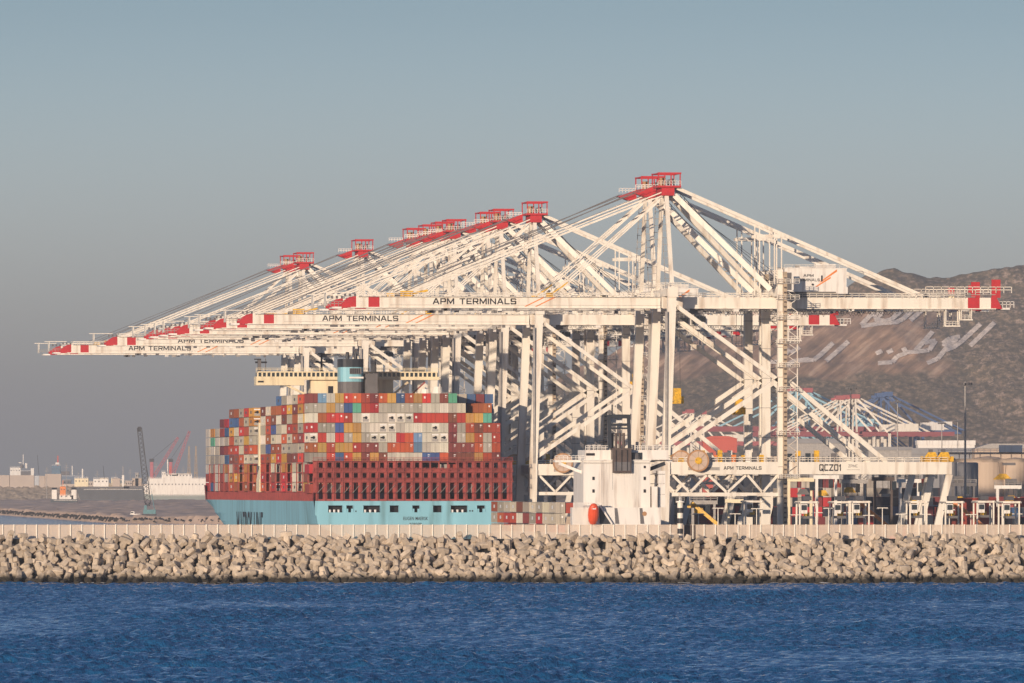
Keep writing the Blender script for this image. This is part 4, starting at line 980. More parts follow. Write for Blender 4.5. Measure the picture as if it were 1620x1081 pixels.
for k, px in enumerate(lpx):
    D = 2260+rt.uniform(0, 200); p = P(px, 800, D)
    r = empty('lamp_post', (p.x, D, QZ), TH, label=f'low white double armed lamp post, {ordw(k+1)} from the left along the apron', category='lamp post', group='low lamp posts along the apron'); r.scale = (1, 1, rt.uniform(.8, 1.1))
    for nm, me_ in (('pole', lpm), ('lamp_head', lhm)): o = bpy.data.objects.new(nm, me_); COL.objects.link(o); o.parent = r
# reach stackers
for px, D, c, lab in ((1133, 2560, yellow, 'yellow reach stacker with raised arm right of the cable reel'), (1398, 2600, orange, 'orange reach stacker with raised arm under the QCZ01 beam'), (1548, 2620, orange, 'orange reach stacker with raised arm right of the tall light mast')):
    p = P(px, 800, D); r = empty('reach_stacker', (p.x, D, QZ), TH+R(70), label=lab, category='reach stacker')
    MB().box(-1.7, 1.7, -4, 4, .9, 2.6, c).box(-1.5, 1.5, -4.3, -3, 2.6, 3.4, c).build('body', r)
    MB().box(-.7, .7, -1.2, .8, 2.6, 4.6, fgrey).build('cab', r)
    b = MB(); b.beam((0, -3.6, 3.8), (0, 6.5, 12), .8, .9, c); b.build('boom', r); MB().box(-3, 3, 6.1, 7.0, 10.6, 11.4, yellow).build('spreader', r)
    for y in (-3, 3):
        for sx_ in (-1, 1): MB().tube((sx_*1.2, y, .85), (sx_*2.0, y, .85), .85, .85, rope, 12).build('wheel', r)

# light masts
def light_mast(px, py, D, m, lab):
    p = P(px, py, D); r = empty('light_mast', (p.x, D, QZ), 0, label=lab, category='light mast'); h = p.z-QZ
    MB().tube((0, 0, 0), (0, 0, h), .42, .2, m, 10).build('pole', r)
    b = MB(); b.tube((0, 0, h-.6), (0, 0, h-.3), 1.0, 1.0, steel, 12)
    for k in range(10):
        a = 2*math.pi*k/10; x, y = 1.6*math.cos(a), 1.6*math.sin(a); b.box(x-.32, x+.32, y-.2, y+.2, h-.9, h-.25, fgrey); b.beam((0, 0, h-.4), (x, y, h-.5), .1, .1, fgrey)
    b.tube((0, 0, h), (0, 0, h+1.6), .06, .04, fgrey, 5); b.build('lamp_ring', r)
light_mast(1527, 604, 2700, steel, 'tall pale light mast at the right in front of the hill')
light_mast(1346, 612, 3300, fgrey, 'dark light mast rising over the QCZ01 beam')
light_mast(1420, 634, 4300, steel, 'distant pale light mast before the blue cranes')
light_mast(1515, 664, 5200, steel, 'thin distant light mast beside the tall one')

light_mast(1490, 668, 4600, steel, 'thin distant light mast above the end of the QCZ01 beam')
light_mast(1100, 690, 3900, steel, 'distant light mast above the round cable reel')
# storage tanks
for px, D, rad, py, m, lab in ((1531, 3400, 3.6, 727, tankg, 'grey domed storage tank behind the light mast'), (1563, 3500, 6.5, 722, tankm, 'beige storage tank behind the yellow spreader'), (1606, 3500, 5.6, 724, tankm, 'beige storage tank nearest the right edge'), (1500, 3600, 3.2, 722, tankg, 'slim blue grey storage tank by the end of the beam')):
    p = P(px, py, D); r = empty('storage_tank', (p.x, D, QZ), 0, label=lab, category='tank'); h = p.z-QZ
    b = MB(); b.tube((0, 0, 0), (0, 0, h-1.4), rad, rad, m, 28)
    for z in np.arange(3, h-2, 2.6): b.tube((0, 0, z), (0, 0, z+.12), rad+.04, rad+.04, m, 28)
    b.build('shell', r)
    b = MB(); b.tube((0, 0, h-1.4), (0, 0, h-.4), rad, rad*.6, m, 28); b.tube((0, 0, h-.4), (0, 0, h), rad*.6, .3, m, 28); b.build('roof', r)
def gantry(px0, px1, py, D, lab):
    a = P(px0, py, D); c = P(px1, py, D); r = empty('yard_gantry_crane', (a.x, D, QZ), 0, label=lab, category='crane'); w_ = c.x-a.x; h = a.z-QZ
    b = MB(); b.box(0, w_, -.6, .6, h-1.1, h, tankm); b.box(0, w_, -.6, .6, h+1.4, h+2.0, tankm)
    for x in np.arange(0, w_, 3.2): b.box(x, x+.25, -.3, .3, h, h+1.4, tankm)
    b.rail(0, w_, -.7, h+2.0, whiteb, 2, 1, .12); b.build('bridge_beam', r)
    for x in (1.5, w_-3): 
        b = MB(); b.beam((x, 0, 0), (x+1, 0, h), 1.0, 1.0, white); b.build('leg', r)
    b = MB(); b.box(w_*.55, w_*.55+7, -2, 2, h+2.0, h+4.2, whiteb); b.box(w_*.55+1, w_*.55+5, -1, 1, h-2, h-1.2, fgrey); b.build('trolley', r)
    xx = w_*.58; b = MB(); b.poly([(xx-3, h-6.4), (xx+3, h-6.4), (xx+1, h-4.6), (xx-1, h-4.6)], -.8, .8, yellow)
    for d_ in (-.8, .8): b.tube((xx+d_, 0, h-4.6), (xx+d_*1.5, 0, h-1), .06, .06, rope, 4)
    b.build('spreader', r)
gantry(1484, 1660, 726, 3050, 'beige overhead yard crane with a yellow spreader before the tanks')
gantry(1085, 1235, 762, 3450, 'low beige yard crane seen through the legs under the beam')
for k, (x, lab) in enumerate(((1466, 'yellow spreader frame resting left end on the QCZ01 beam deck'), (1486, 'yellow spreader frame resting at the right end of the QCZ01 beam deck'))):
    p = P(x, 731, 2520); b = MB(); b.box(-2.4, 2.4, -.6, .6, 0, .5, yellow); b.poly([(-2, .5), (2, .5), (1.2, 2.4), (-.6, 2.4)], -.3, .3, yellow); b.box(-2.5, -1.9, -.8, .8, -.0, 1.3, yellow); b.box(1.9, 2.5, -.8, .8, 0, 1.3, yellow)
    b.box(-.5, .5, -.4, .4, 2.4, 3.1, fgrey); o = b.build('spare_spreader', None, (p.x, 2500+ (x-1051)/6.28*SQ-13*CQ+.6, QZ+22.4), TH, label=lab, category='spreader')

def shed(px0, px1, py0, py1, D, depth, wallm, roofm, lab, name='warehouse', gable=True, base=QZ):
    a = P(px0, py0, D); c = P(px1, py1, D); r = empty(name, (a.x, D, base), 0, label=lab, category='building'); w_ = c.x-a.x; h = a.z-base; rise = min(h*.25, w_*.08)
    hw = h-rise; b = MB(); b.box(0, w_, 0, depth, 0, hw, wallm)
    for x in np.arange(1.5, w_-1.5, max(3.0, w_/14)): b.box(x, x+max(1.2, w_/40), -.06, 0, hw*.62, hw*.82, glass)
    b.box(w_*.4, w_*.4+4, -.08, 0, 0, min(5, hw*.6), fgrey); b.build('wall', r)
    b = MB(); b.poly([(-.5, hw), (w_+.5, hw), (w_*.75, h), (w_*.25, h)] if gable else [(-.5, hw), (w_+.5, hw), (w_+.5, h), (-.5, h)], -.5, depth+.5, roofm); b.build('roof', r)
redroof = mat('red_roof', (0.50, 0.10, 0.07), 0.7, 0.1, 0.05)
shed(1112, 1166, 690, 712, 5600, 30, redroof, redroof, 'rounded red roofed warehouse left of the lift tower', base=3.2)
shed(1452, 1542, 697, 712, 6300, 30, whiteb, whiteb, 'long low white warehouse below the hill at right', gable=False, base=3.2)
shed(1242, 1338, 694, 712, 6000, 30, steel, tankg, 'low grey warehouse behind the diagonal braces', gable=False, base=3.2)
shed(1374, 1442, 707, 725, 4500, 25, steel, tankg, 'grey brown shed behind the right half of the QCZ01 beam', gable=False)
shed(1436, 1560, 709, 730, 4900, 30, tankg, tankg, 'long dark grey shed below the white warehouse', gable=False)
shed(1542, 1640, 702, 730, 4800, 30, tankm, steel, 'beige shed with pitched grey roof at the right edge')
shed(1130, 1240, 722, 760, 4200, 25, steel, tankm, 'grey brown shed seen between the near crane legs', gable=False)

# distant cranes of another terminal
def far_crane(px, apex_y, D, m, boomm, headm, lab, flip=1):
    p = P(px, apex_y, D); hgt = p.z-3.2; k = hgt/92.0
    r = empty('harbour_crane', (p.x, D, 3.2), TH, label=lab, category='crane', group='cranes of the terminal below the hill'); r.scale = (k*flip, k, k)
    for s in (-1, 1):
        for x in (0, 27): b = MB(); b.box(x-1.1, x+1.1, s*11-.9, s*11+.9, 0, 60 if x else 60, m); b.build('leg', r)
        b = MB(); b.beam((1, s*11, 58), (26, s*11, 38), 1, 1.3, m); b.beam((26, s*11, 38), (1, s*11, 18), 1, 1.3, m); b.build('diagonal_brace', r)
        b = MB(); b.beam((0, s*4, 90), (-60, s*3, 61), .7, .9, m); b.beam((0, s*4, 90), (-28, s*3, 61), .6, .8, m); b.beam((1, s*4, 90), (62, s*3, 61), .8, 1.0, m); b.build('stay', r)
    b = MB(); b.box(-78, 60 if m is blu else 82, -3.6, 3.6, 58, 61.5, boomm); b.build('boom', r)
    b = MB(); b.beam((0, -11, 61), (0, -3.5, 90), 1.3, 1.4, m); b.beam((0, 11, 61), (0, 3.5, 90), 1.3, 1.4, m); b.beam((1, -4, 89), (26, -8, 61), 1.3, 1.5, m); b.build('mast', r)
    b = MB(); b.box(-3.5, 3.5, -6, 6, 88.5, 92, headm); b.box(-7, -3.5, -2, 2, 88, 90, headm); b.build('mast_head', r)
    b = MB(); b.box(34, 52, -5, 5, 61.7, 68, whiteb if m is blu else m); b.build('machinery_house', r)
skyb = mat('far_crane_cyan', (0.30, 0.50, 0.58), .6, .1); blu = mat('far_crane_blue', (0.07, 0.12, 0.25), .6, .1); maroon = mat('far_boom_maroon', (0.28, 0.075, 0.08), .6, .1); fredm = mat('far_head_red', (0.40, 0.11, 0.11), .6, .1)
farl = [(1258, 612, 7900, skyb, maroon, fredm, 'pale cyan harbour crane, left one of the cyan pair'), (1277, 614, 7950, skyb, maroon, fredm, 'pale cyan harbour crane, right one of the cyan pair'),
        (1328, 626, 7800, white, maroon, fredm, 'distant white crane with pink head, leftmost of three'), (1341, 625, 7860, white, maroon, fredm, 'distant white crane with pink head, middle of three'), (1352, 624, 7700, white, maroon, fredm, 'distant white crane with pink head, rightmost of three'),
        (1392, 622, 8000, blu, blu, blu, 'dark blue harbour crane, left one of the blue pair'), (1404, 620, 8060, blu, blu, blu, 'dark blue harbour crane, right one of the blue pair'),
        (1091, 648, 8200, white, fredm, fredm, 'small distant crane with red head seen right of the near seaside legs'), (1111, 650, 8300, white, fredm, fredm, 'small distant white crane seen left of the yellow spreader')]
for a in farl: far_crane(*a[:7])
far_crane_last = None

# ================================================================ HILL WITH THE STONE LETTERING
RID = np.array([(560, 765), (700, 735), (820, 640), (880, 600), (960, 560), (1040, 535), (1120, 515), (1200, 497), (1280, 478), (1340, 455), (1375, 438), (1400, 431), (1440, 432), (1490, 437), (1530, 434), (1560, 430), (1590, 421), (1620, 417), (1700, 395), (2000, 300), (2600, 220), (3400, 260)], float)
DB, DR = 11000.0, 11800.0
rid_z = H+(HY-RID[:, 1])*DR/F; rid_x = (RID[:, 0]-PX0)*DR/F
def hill_z(x, D):
    x = np.asarray(x, float); D = np.asarray(D, float)
    zr = np.interp(x*1.0, rid_x, rid_z)
    t = np.clip((D-DB)/(DR-DB), 0, 1.2); s = np.where(t <= 1, t*(1.18-.18*t), 1-(t-1)*2.5)
    g = np.abs(vnoise(x/70+3, D/110+x/200, 5)-.5)*2
    n = (vnoise(x/35, D/60, 8)-.5)*10*s + (vnoise(x/13, D/26, 9)-.5)*4.5*s + (vnoise(x/7, D/14, 12)-.5)*2.2*s
    return 2.6+(zr-2.6)*s-(1-g)*13*np.clip(s*(1-s)*3, 0, 1)+n
gx = np.arange(-220, 1600, 3.0); gy_ = np.concatenate([np.arange(10980, 11880, 4.5), np.arange(11880, 12300, 30)])
GX, GY = np.meshgrid(gx, gy_); GZ = hill_z(GX, GY)
hm = bpy.data.materials.new('hillside_scrub'); hm.use_nodes = True; t = hm.node_tree; hb_ = t.nodes['Principled BSDF']; hb_.inputs['Roughness'].default_value = .95; hb_.inputs['Specular IOR Level'].default_value = .1
g = t.nodes.new('ShaderNodeNewGeometry'); sp = t.nodes.new('ShaderNodeSeparateXYZ'); t.links.new(g.outputs['Position'], sp.inputs[0])
mpp = t.nodes.new('ShaderNodeMapping'); mpp.inputs['Scale'].default_value = (1, .5, 1); t.links.new(g.outputs['Position'], mpp.inputs[0])
def noise(scale, det=6, rough=.6, src=None):
    n_ = t.nodes.new('ShaderNodeTexNoise'); n_.inputs['Scale'].default_value = scale; n_.inputs['Detail'].default_value = det; n_.inputs['Roughness'].default_value = rough; t.links.new((src or mpp).outputs[0], n_.inputs[0]); return n_
def ramp(inp, stops):
    r_ = t.nodes.new('ShaderNodeValToRGB'); e = r_.color_ramp.elements
    e[0].position, e[0].color = stops[0][0], (*stops[0][1], 1); e[1].position, e[1].color = stops[-1][0], (*stops[-1][1], 1)
    for p_, c_ in stops[1:-1]: q = e.new(p_); q.color = (*c_, 1)
    t.links.new(inp, r_.inputs[0]); return r_
def mth(op, a, b_=None):
    m_ = t.nodes.new('ShaderNodeMath'); m_.operation = op
    for i, v in enumerate((a, b_)):
        if v is None: continue
        if isinstance(v, (int, float)): m_.inputs[i].default_value = v
        else: t.links.new(v, m_.inputs[i])
    return m_.outputs[0]
def mrange(v, a, b_, c=0, d=1):
    m_ = t.nodes.new('ShaderNodeMapRange'); m_.inputs[1].default_value = a; m_.inputs[2].default_value = b_; m_.inputs[3].default_value = c; m_.inputs[4].default_value = d; t.links.new(v, m_.inputs[0]); return m_.outputs[0]
scrub = ramp(noise(.16, 8, .7).outputs[0], [(.36, (.085, .068, .042)), (.52, (.175, .130, .078)), (.63, (.40, .27, .175))])
# slanting gullies in the bare earth
mpq = t.nodes.new('ShaderNodeMapping'); mpq.inputs['Rotation'].default_value = (0, R(38), 0); t.links.new(g.outputs['Position'], mpq.inputs[0])
mpg = t.nodes.new('ShaderNodeMapping'); mpg.inputs['Scale'].default_value = (.13, .05, 1.0); t.links.new(mpq.outputs[0], mpg.inputs[0])
earth = ramp(noise(.12, 6, .65, mpg).outputs[0], [(.38, (.22, .135, .08)), (.53, (.42, .25, .155)), (.64, (.62, .42, .28))])
warp = noise(.015, 4)
zz_ = mth('ADD', sp.outputs[2], mth('MULTIPLY', mth('SUBTRACT', warp.outputs[0], .5), 70))
band = mth('MULTIPLY', mrange(zz_, 142, 150), mrange(zz_, 250, 215))
xx_ = mth('ADD', sp.outputs[0], mth('MULTIPLY', mth('SUBTRACT', warp.outputs[0], .5), 120))
band = mth('MULTIPLY', band, mrange(xx_, 520, 490)); band = mth('MULTIPLY', band, mrange(noise(.06, 5).outputs[0], .30, .42, .55, 1))
mx = t.nodes.new('ShaderNodeMix'); mx.data_type = 'RGBA'; t.links.new(band, mx.inputs[0]); t.links.new(scrub.outputs[0], mx.inputs[6]); t.links.new(earth.outputs[0], mx.inputs[7])
# pale outcrops on the right shoulder
outc = mth('MULTIPLY', mrange(noise(.11, 7, .75).outputs[0], .54, .62), mrange(xx_, 430, 520)); 
mx2 = t.nodes.new('ShaderNodeMix'); mx2.data_type = 'RGBA'; mx2.inputs[7].default_value = (.52, .37, .27, 1); t.links.new(outc, mx2.inputs[0]); t.links.new(mx.outputs[2], mx2.inputs[6])
t.links.new(mx2.outputs[2], hb_.inputs['Base Color'])
grid_obj('hill', GX, GY, GZ, hm, kind='structure')
# letters of pale stones laid on the slope
def on_hill(px, py):
    lo, hi = DB+20, DR-5
    k = np.linspace(lo, hi, 900); x = (px-PX0)*k/F; zz = hill_z(x, k); yy = HY-(zz-H)*F/k
    idx = np.argmax(yy <= py) if (yy <= py).any() else len(k)-1
    D = k[idx]; return (x[idx], D, zz[idx])
strokes = {
 'top': [[(990, 45), (900, 125)], [(925, 45), (845, 118), (800, 138)], [(850, 45), (765, 118), (715, 132)], [(815, 138), (700, 145), (550, 167)], [(550, 160), (620, 85), (705, 80)], [(690, 82), (645, 118), (715, 128)]],
 'mid': [[(1500, 140), (1325, 308)], [(1400, 150), (1260, 280), (1205, 318), (1150, 338)], [(1255, 240), (1185, 252), (1130, 290), (1165, 305), (1235, 255)], [(1170, 305), (1095, 398), (1020, 430)], [(1060, 205), (935, 342)],
         [(1000, 285), (1080, 268), (1035, 338), (930, 350)], [(850, 320), (870, 355), (930, 350)], [(870, 358), (805, 383), (772, 423), (670, 430)], [(775, 338), (735, 356)], [(700, 342), (655, 362)]],
 'left': [[(460, 275), (300, 415)], [(350, 285), (262, 370), (212, 408), (90, 412)], [(112, 315), (50, 358)], [(180, 400), (70, 415), (10, 450)], [(40, 330), (-40, 420), (-120, 425)]]}
stone = mat('pale_letter_stones', (0.78, 0.66, 0.56), 0.95, 0.25, 0.15, (0.3, 0.2, 0.15), 0.7)
LB = {'top': 'pale Arabic word of stones just below the crane girder, highest on the hill', 'mid': 'long pale Arabic word of stones in the middle of the hillside', 'left': 'pale Arabic word of stones beside the lift tower, lower left on the hill'}
for key, sts in strokes.items():
    word = empty('hillside_lettering', on_hill(1240+sts[0][-1][0]/4.5, 480+sts[0][-1][1]/4.5), 0, label=LB[key], category='lettering', group='stone letters on the hillside')
    GR = {'top': [0, 1, 1, 1, 1, 1], 'mid': [0, 1, 2, 2, 3, 3, 4, 4, 5, 6], 'left': [0, 1, 2, 2, 3]}[key]; lets = {}
    for gi, pl_ in zip(GR, sts):
        b = lets.setdefault(gi, MB())
        pts = [(1240+x/4.5, 480+y/4.5) for x, y in pl_]
        for (xa, ya), (xb, yb) in zip(pts, pts[1:]):
            n_ = max(2, int(math.hypot(xb-xa, yb-ya)/1.5)); hw = 4.1
            dx, dy = xb-xa, yb-ya; l = math.hypot(dx, dy)
            nxp, nyp = (-dy/l*hw, dx/l*hw*.8)
            prev = None
            for i in range(n_+1):
                u = i/n_; cx, cy = xa+dx*u, ya+dy*u
                A = Vector(on_hill(cx-nxp, cy-nyp)); C_ = Vector(on_hill(cx+nxp, cy+nyp)); up = Vector((0, -1.6, .5))
                cur = (A+up, C_+up)
                if prev: b.add([prev[0], prev[1], cur[1], cur[0]], [(0, 1, 2, 3)], stone)
                prev = cur
    for b in lets.values():
        L0 = word.location; b.v = [(v[0]-L0.x, v[1]-L0.y, v[2]-L0.z) for v in b.v]; b.build('letter', word)

# ================================================================ LEFT: OUTER HARBOUR
# far breakwater with wave wall
fb = 11000.0; xL, xR = P(-700, 0, fb).x, P(330, 0, fb).x
nX = 420; fx = np.linspace(xL, xR, nX); ft = np.linspace(0, 1, 26); FX, FT = np.meshgrid(fx, ft)
FZ = -1+FT*19.5+(vnoise(FX/3.2, FT*22, 2)-.5)*3.0+(vnoise(FX/1.6, FT*44, 4)-.5)*1.6; FY = fb-40+FT*38
rockm = mat('far_rock', (0.34, 0.27, 0.20), .95, .3, .3)
grid_obj('far_breakwater_slope', FX, FY, FZ, rockm, kind='structure')
wallm = mat('pale_sea_wall', (0.50, 0.41, 0.34), .9, .08, .05)
a = P(-700, 767, fb); b = MB(); x1_ = P(15, 0, fb).x; x2_ = P(54, 0, fb).x; x3_ = P(62, 0, fb).x; x4_ = P(97, 0, fb).x
zz0 = H-.2; ww = lambda py: H+(HY-py)*fb/F
b.box(a.x, x1_, fb-2, fb+8, 17, ww(752), wallm); b.box(x1_+.5, x2_, fb-3, fb+8, 17, ww(752), wallm); b.box(x3_, P(71, 0, fb).x, fb-2, fb+8, 17, ww(753), wallm); b.box(P(71.5, 0, fb).x, x4_, fb-3, fb+8, 17, ww(750), wallm); b.box(x4_, xR, fb-2, fb+6, 16, ww(766), wallm)
b.build('sea_wall', label='pale concrete wave wall on top of the far breakwater', category='wall')

def small_ship(name, px0, px1, D, zdeck_py, hullm, label, blocks, cat='ship', flare=.12, facing=-1, extra=None):
    """broadside ship; blocks: (px0,px1,py_bottom,py_top,mat,partname,windows)"""
    a = P(px0, 0, D); c = P(px1, 0, D); r = empty(name, (a.x, D, 0), 0, label=label, category=cat); Lw = c.x-a.x; zd = H+(HY-zdeck_py)*D/F; bm = max(5, Lw*.16)
    b = MB(); pts = [(0, zd+1.0), (Lw*.1, zd), (Lw*.55, zd-.3), (Lw, zd+.2), (Lw-.6, 0), (Lw*flare, 0)]
    if facing > 0: pts = [(Lw-x, z) for x, z in pts][::-1]
    b.poly(pts, -bm/2, bm/2, hullm); b.box(Lw*.12, Lw*.97, -bm/2-.05, -bm/2, zd-1.0, zd-.7, whiteb); b.build('hull', r)
    for q0, q1, pb_, pt, m, nm, win in blocks:
        xa_, xb_ = P(q0, 0, D).x-a.x, P(q1, 0, D).x-a.x; za, zb = H+(HY-pb_)*D/F, H+(HY-pt)*D/F
        b = MB(); wy = bm*.4 if abs(xb_-xa_) > 2.5 else min(1.0, abs(xb_-xa_)/2+.2)
        b.box(xa_, xb_, -wy, wy, za, zb, m)
        if win:
            nn = max(2, int((xb_-xa_)/3)); 
            for i in range(nn): x = xa_+(xb_-xa_)*(i+.3)/nn; b.box(x, x+min(1.2, (xb_-xa_)/nn*.35), -wy-.08, -wy, zb-(zb-za)*.40, zb-(zb-za)*.40+1.1, fgrey)
            b.rail(xa_, xb_, -wy, zb, whiteb, 3, 1.2, .15)
        b.build(nm, r)
    return r
greyg = mat('ferry_grey_green', (0.24, 0.27, 0.25), .6, .1, .1)
small_ship('ferry', 226, 345, 9000, 783, greyg, 'white ferry with red funnel and grey green hull moored left of the big ship',
  [(233, 345, 783, 757, whiteb, 'passenger_deck', True), (262, 304, 757, 751, whiteb, 'upper_deck', True), (256, 262, 757, 747, whiteb, 'bridge_house', True), (267.5, 271, 751, 738, redroof, 'funnel', False), (264.5, 266, 757, 727, whiteb, 'mast', False), (272, 282, 753, 749.5, whiteb, 'lifeboat_deck', False), (226, 232, 783, 768, whiteb, 'bow_house', False), (280, 300, 751, 749, steel, 'awning', False), (236, 238, 757, 754, steel, 'vent', False)])
small_ship('cargo_ship', 120, 228, 8800, 773, mat('cargo_hull_dark', (.085, .09, .10), .6, .15, .1), 'dark grey low cargo ship moored between the tug and the ferry',
  [(128, 205, 773, 770, fgrey, 'hatch_cover', False), (118, 140, 770, 757, cream, 'aft_house', True), (129.5, 131.5, 757, 742, whiteb, 'mast', False), (148, 172, 770, 758, whiteb, 'deck_house', True), (193, 196.5, 773, 752, whiteb, 'mast_house', False), (194, 195, 752, 738, steel, 'aerial', False), (178, 190, 770, 757, wallm, 'crane_base', False), (196, 226, 773, 769, fgrey, 'foredeck', False)])
small_ship('tug', 80, 124, 8400, 790, mat('tug_hull_dark', (.06, .07, .08), .6, .1), 'tug with twin black topped funnels beside the far breakwater',
  [(94, 116, 790, 784, whiteb, 'deck_house', True), (82, 90, 790, 775, whiteb, 'funnel', False), (82, 90, 775, 771.5, dark, 'funnel_cap', False), (113, 121, 790, 775, whiteb, 'funnel', False), (113, 121, 775, 771.5, dark, 'funnel_cap', False), (95, 104, 784, 770, orange, 'wheelhouse', True), (99, 100, 770, 760, orange, 'mast', False), (70, 74, 805, 797, whiteb, 'fender_post', False), (98, 102, 805, 797, whiteb, 'fender_post', False)], cat='tug', facing=1)
small_ship('harbour_ship', -20, 62, 11600, 753, mat('far_white_hull', (.5, .5, .5), .6, .05), 'white ship behind the far wave wall with bright bridge and white mast',
  [(16, 33, 753, 740, whiteb, 'bridge_house', True), (33, 49, 753, 746, fgrey, 'deck_house', True), (49, 54, 753, 741, whiteb, 'arch', False), (32, 36, 741, 735, fgrey, 'funnel', False), (36.2, 37.2, 741, 719, whiteb, 'mast', False), (40, 43, 741, 733, whiteb, 'radar_platform', False), (30, 34, 733, 731.5, whiteb, 'yard', False)])
small_ship('harbour_ship', 78, 135, 11800, 752, mat('far_blue_hull', (.14, .18, .24), .6, .05), 'blue grey ship behind the wave wall with a blocky blue bridge',
  [(82, 96, 752, 737, mat('far_blue_house', (.10, .17, .24), .6, .05), 'bridge_house', True), (90.5, 92.5, 737, 721, redroof, 'mast', False), (97, 110, 752, 746, fgrey, 'deck_house', False), (88, 94, 735, 732, whiteb, 'radar_platform', False), (113.6, 115, 752, 737, whiteb, 'fore_mast', False)])
small_ship('fishing_boat', 172, 200, 9400, 765, mat('boat_ochre', (.38, .30, .2), .7, .1), 'small ochre boat showing above the grey cargo ship',
  [(176, 186, 765, 757, cream, 'wheelhouse', True), (190, 198, 765, 760, hullgrey, 'deck_house', False)], cat='boat')

rb_ = random.Random(4)
for k, (q0, q1, pt, m, cn, wh) in enumerate(((62, 70, 757, wallm, 'tan', 'between the two far wall blocks'), (100, 112, 759, fgrey, 'grey', 'right of the wave wall'), (139, 148, 761, wallm, 'pinkish', 'behind the cargo ship stern house'), (158, 170, 756, cream, 'cream', 'above the middle of the cargo ship'), (186, 193, 758, whiteb, 'white', 'left of the tall white mast'),
                                              (198, 210, 760, wallm, 'tan', 'right of the tall white mast'), (209, 224, 756, tankm, 'beige', 'left of the ferry'), (214, 219, 748, steel, 'grey tower like', 'by the crawler crane boom'))):
    Dq = 11600 if k < 2 else 10400; a = P(q0, 800, Dq); c = P(q1, 800, Dq); h = P(0, pt, Dq).z; r = empty('port_building', (a.x, Dq, 0), 0, label=f'small {cn} port building on the horizon {wh}', category='building'); w_ = c.x-a.x
    MB().box(0, w_, 0, 10, 0, h-.8, m).build('wall', r); MB().box(-.4, w_+.4, -.4, 10.4, h-.8, h, steel).build('roof', r)
    b = MB()
    for i in range(max(2, int(w_/2.5))): x = .8+i*2.4; b.box(x, x+1.1, -.08, 0, h-4, h-2.6, glass)
    b.build('window_row', r)
for k, (px, py, wh) in enumerate(((74, 738, 'right of the two far wall blocks'), (105, 733, 'right of the blue bridge'), (124, 746, 'at the bow of the cargo ship'), (154, 744, 'between the two deck houses'), (183, 748, 'right of the second deck house'), (206, 741, 'right of the tall white mast'), (247, 731, 'above the forward part of the ferry'), (290, 738, 'above the after part of the ferry'))):
    a = P(px, 800, 10300); h = P(0, py, 10300).z
    MB().tube((0, 0, 0), (0, 0, h), .45, .2, steel, 6).box(-2.2, 2.2, -.2, .2, h-5, h-4.6, steel).box(-1.2, 1.2, -.2, .2, h-2.5, h-2.2, steel).build('ship_mast', None, (a.x, 10300, 0), 0, label='thin grey mast on the horizon '+wh, category='mast')
def lattice(b, p, q, w0, w1, n, m, t=.35):
    """four-chord lattice boom"""
    p = Vector(p); q = Vector(q); d = (q-p).normalized(); a = d.cross(Vector((0, 1, 0))).normalized(); c = Vector((0, 1, 0)); pr = None
    for i in range(n+1):
        u = i/n; w_ = lerp(w0, w1, u)*(1 if i else .4); o = p.lerp(q, u); cur = [o+a*(w_*i_)+c*(w_*j_) for i_, j_ in ((-1, -1), (1, -1), (1, 1), (-1, 1))]
        if pr:
            for k in range(4): b.beam(pr[k], cur[k], t, t, m); b.beam(pr[k], cur[(k+1) % 4], t*.7, t*.7, m)
        pr = cur
cdk = mat('crawler_dark', (.05, .05, .055), .6, .2)
D = 5650; a = P(236, 820, D); r = empty('crawler_crane', (a.x, D, 2.4), 0, label='dark lattice boom crawler crane standing on the sandy spit', category='crane')
b = MB(); tp = P(220.5, 677, D); lattice(b, (-.6, 0, 6), (tp.x-a.x, 0, tp.z-2.4), 1.7, 1.2, 18, cdk, .38); b.box(tp.x-a.x-.9, tp.x-a.x+.9, -.8, .8, tp.z-4.6, tp.z-1.8, cdk); b.build('lattice_boom', r)
b = MB(); tk = mat('crawler_teal', (.10, .22, .24), .6, .1); b.box(-3.3, 3.8, -2, 2, 1.6, 4.0, tk); b.box(-2.8, -1.2, -2.1, -.6, 4.0, 6.4, tk); b.build('cab_house', r)
for s_ in (-1, 1): MB().box(-4, 4, s_*2.4-.6, s_*2.4+.6, 0, 1.5, cdk).build('crawler_track', r)
b = MB(); b.tube((3, 0, 4), (1.5, 0, 13), .25, .25, tk, 5); b.tube((1.5, 0, 13), (tp.x-a.x, 0, tp.z-3), .07, .07, rope, 4); b.build('boom_stay', r)
pinkm = mat('harbour_crane_pink', (.42, .12, .14), .6, .1)
for (bx_, by_, tx, ty, Dd, lab) in ((240, 757, 282, 692, 9600, 'left one of two pink harbour cranes with slanting jib behind the ferry'), (270, 757, 300, 682, 9600, 'right one of two pink harbour cranes with slanting jib behind the ferry')):
    a = P(bx_, 800, Dd); tp = P(tx, ty, Dd); pb2 = P(bx_, by_, Dd); r = empty('mobile_harbour_crane', (a.x, Dd, 0), 0, label=lab, category='crane', group='pink harbour cranes behind the ferry')
    b = MB(); lattice(b, (1, 0, pb2.z), (tp.x-a.x, 0, tp.z), 1.3, .9, 14, pinkm, .5); b.build('jib', r)
    b = MB(); b.box(-1.6, 1.6, -2, 2, 0, P(0, 730, Dd).z, pinkm); b.box(-2.2, 2.2, -2.5, 2.5, P(0, 731, Dd).z, P(0, 726, Dd).z, cdk); b.build('tower', r)
    b = MB(); b.tube((0, 0, P(0, 727, Dd).z), (tp.x-a.x, 0, tp.z), .15, .15, rope, 4); b.box(-3, 3, -3, 3, 0, 8, fgrey); b.build('chassis', r)
och = mat('dock_crane_ochre', (.40, .28, .16), .7, .15)
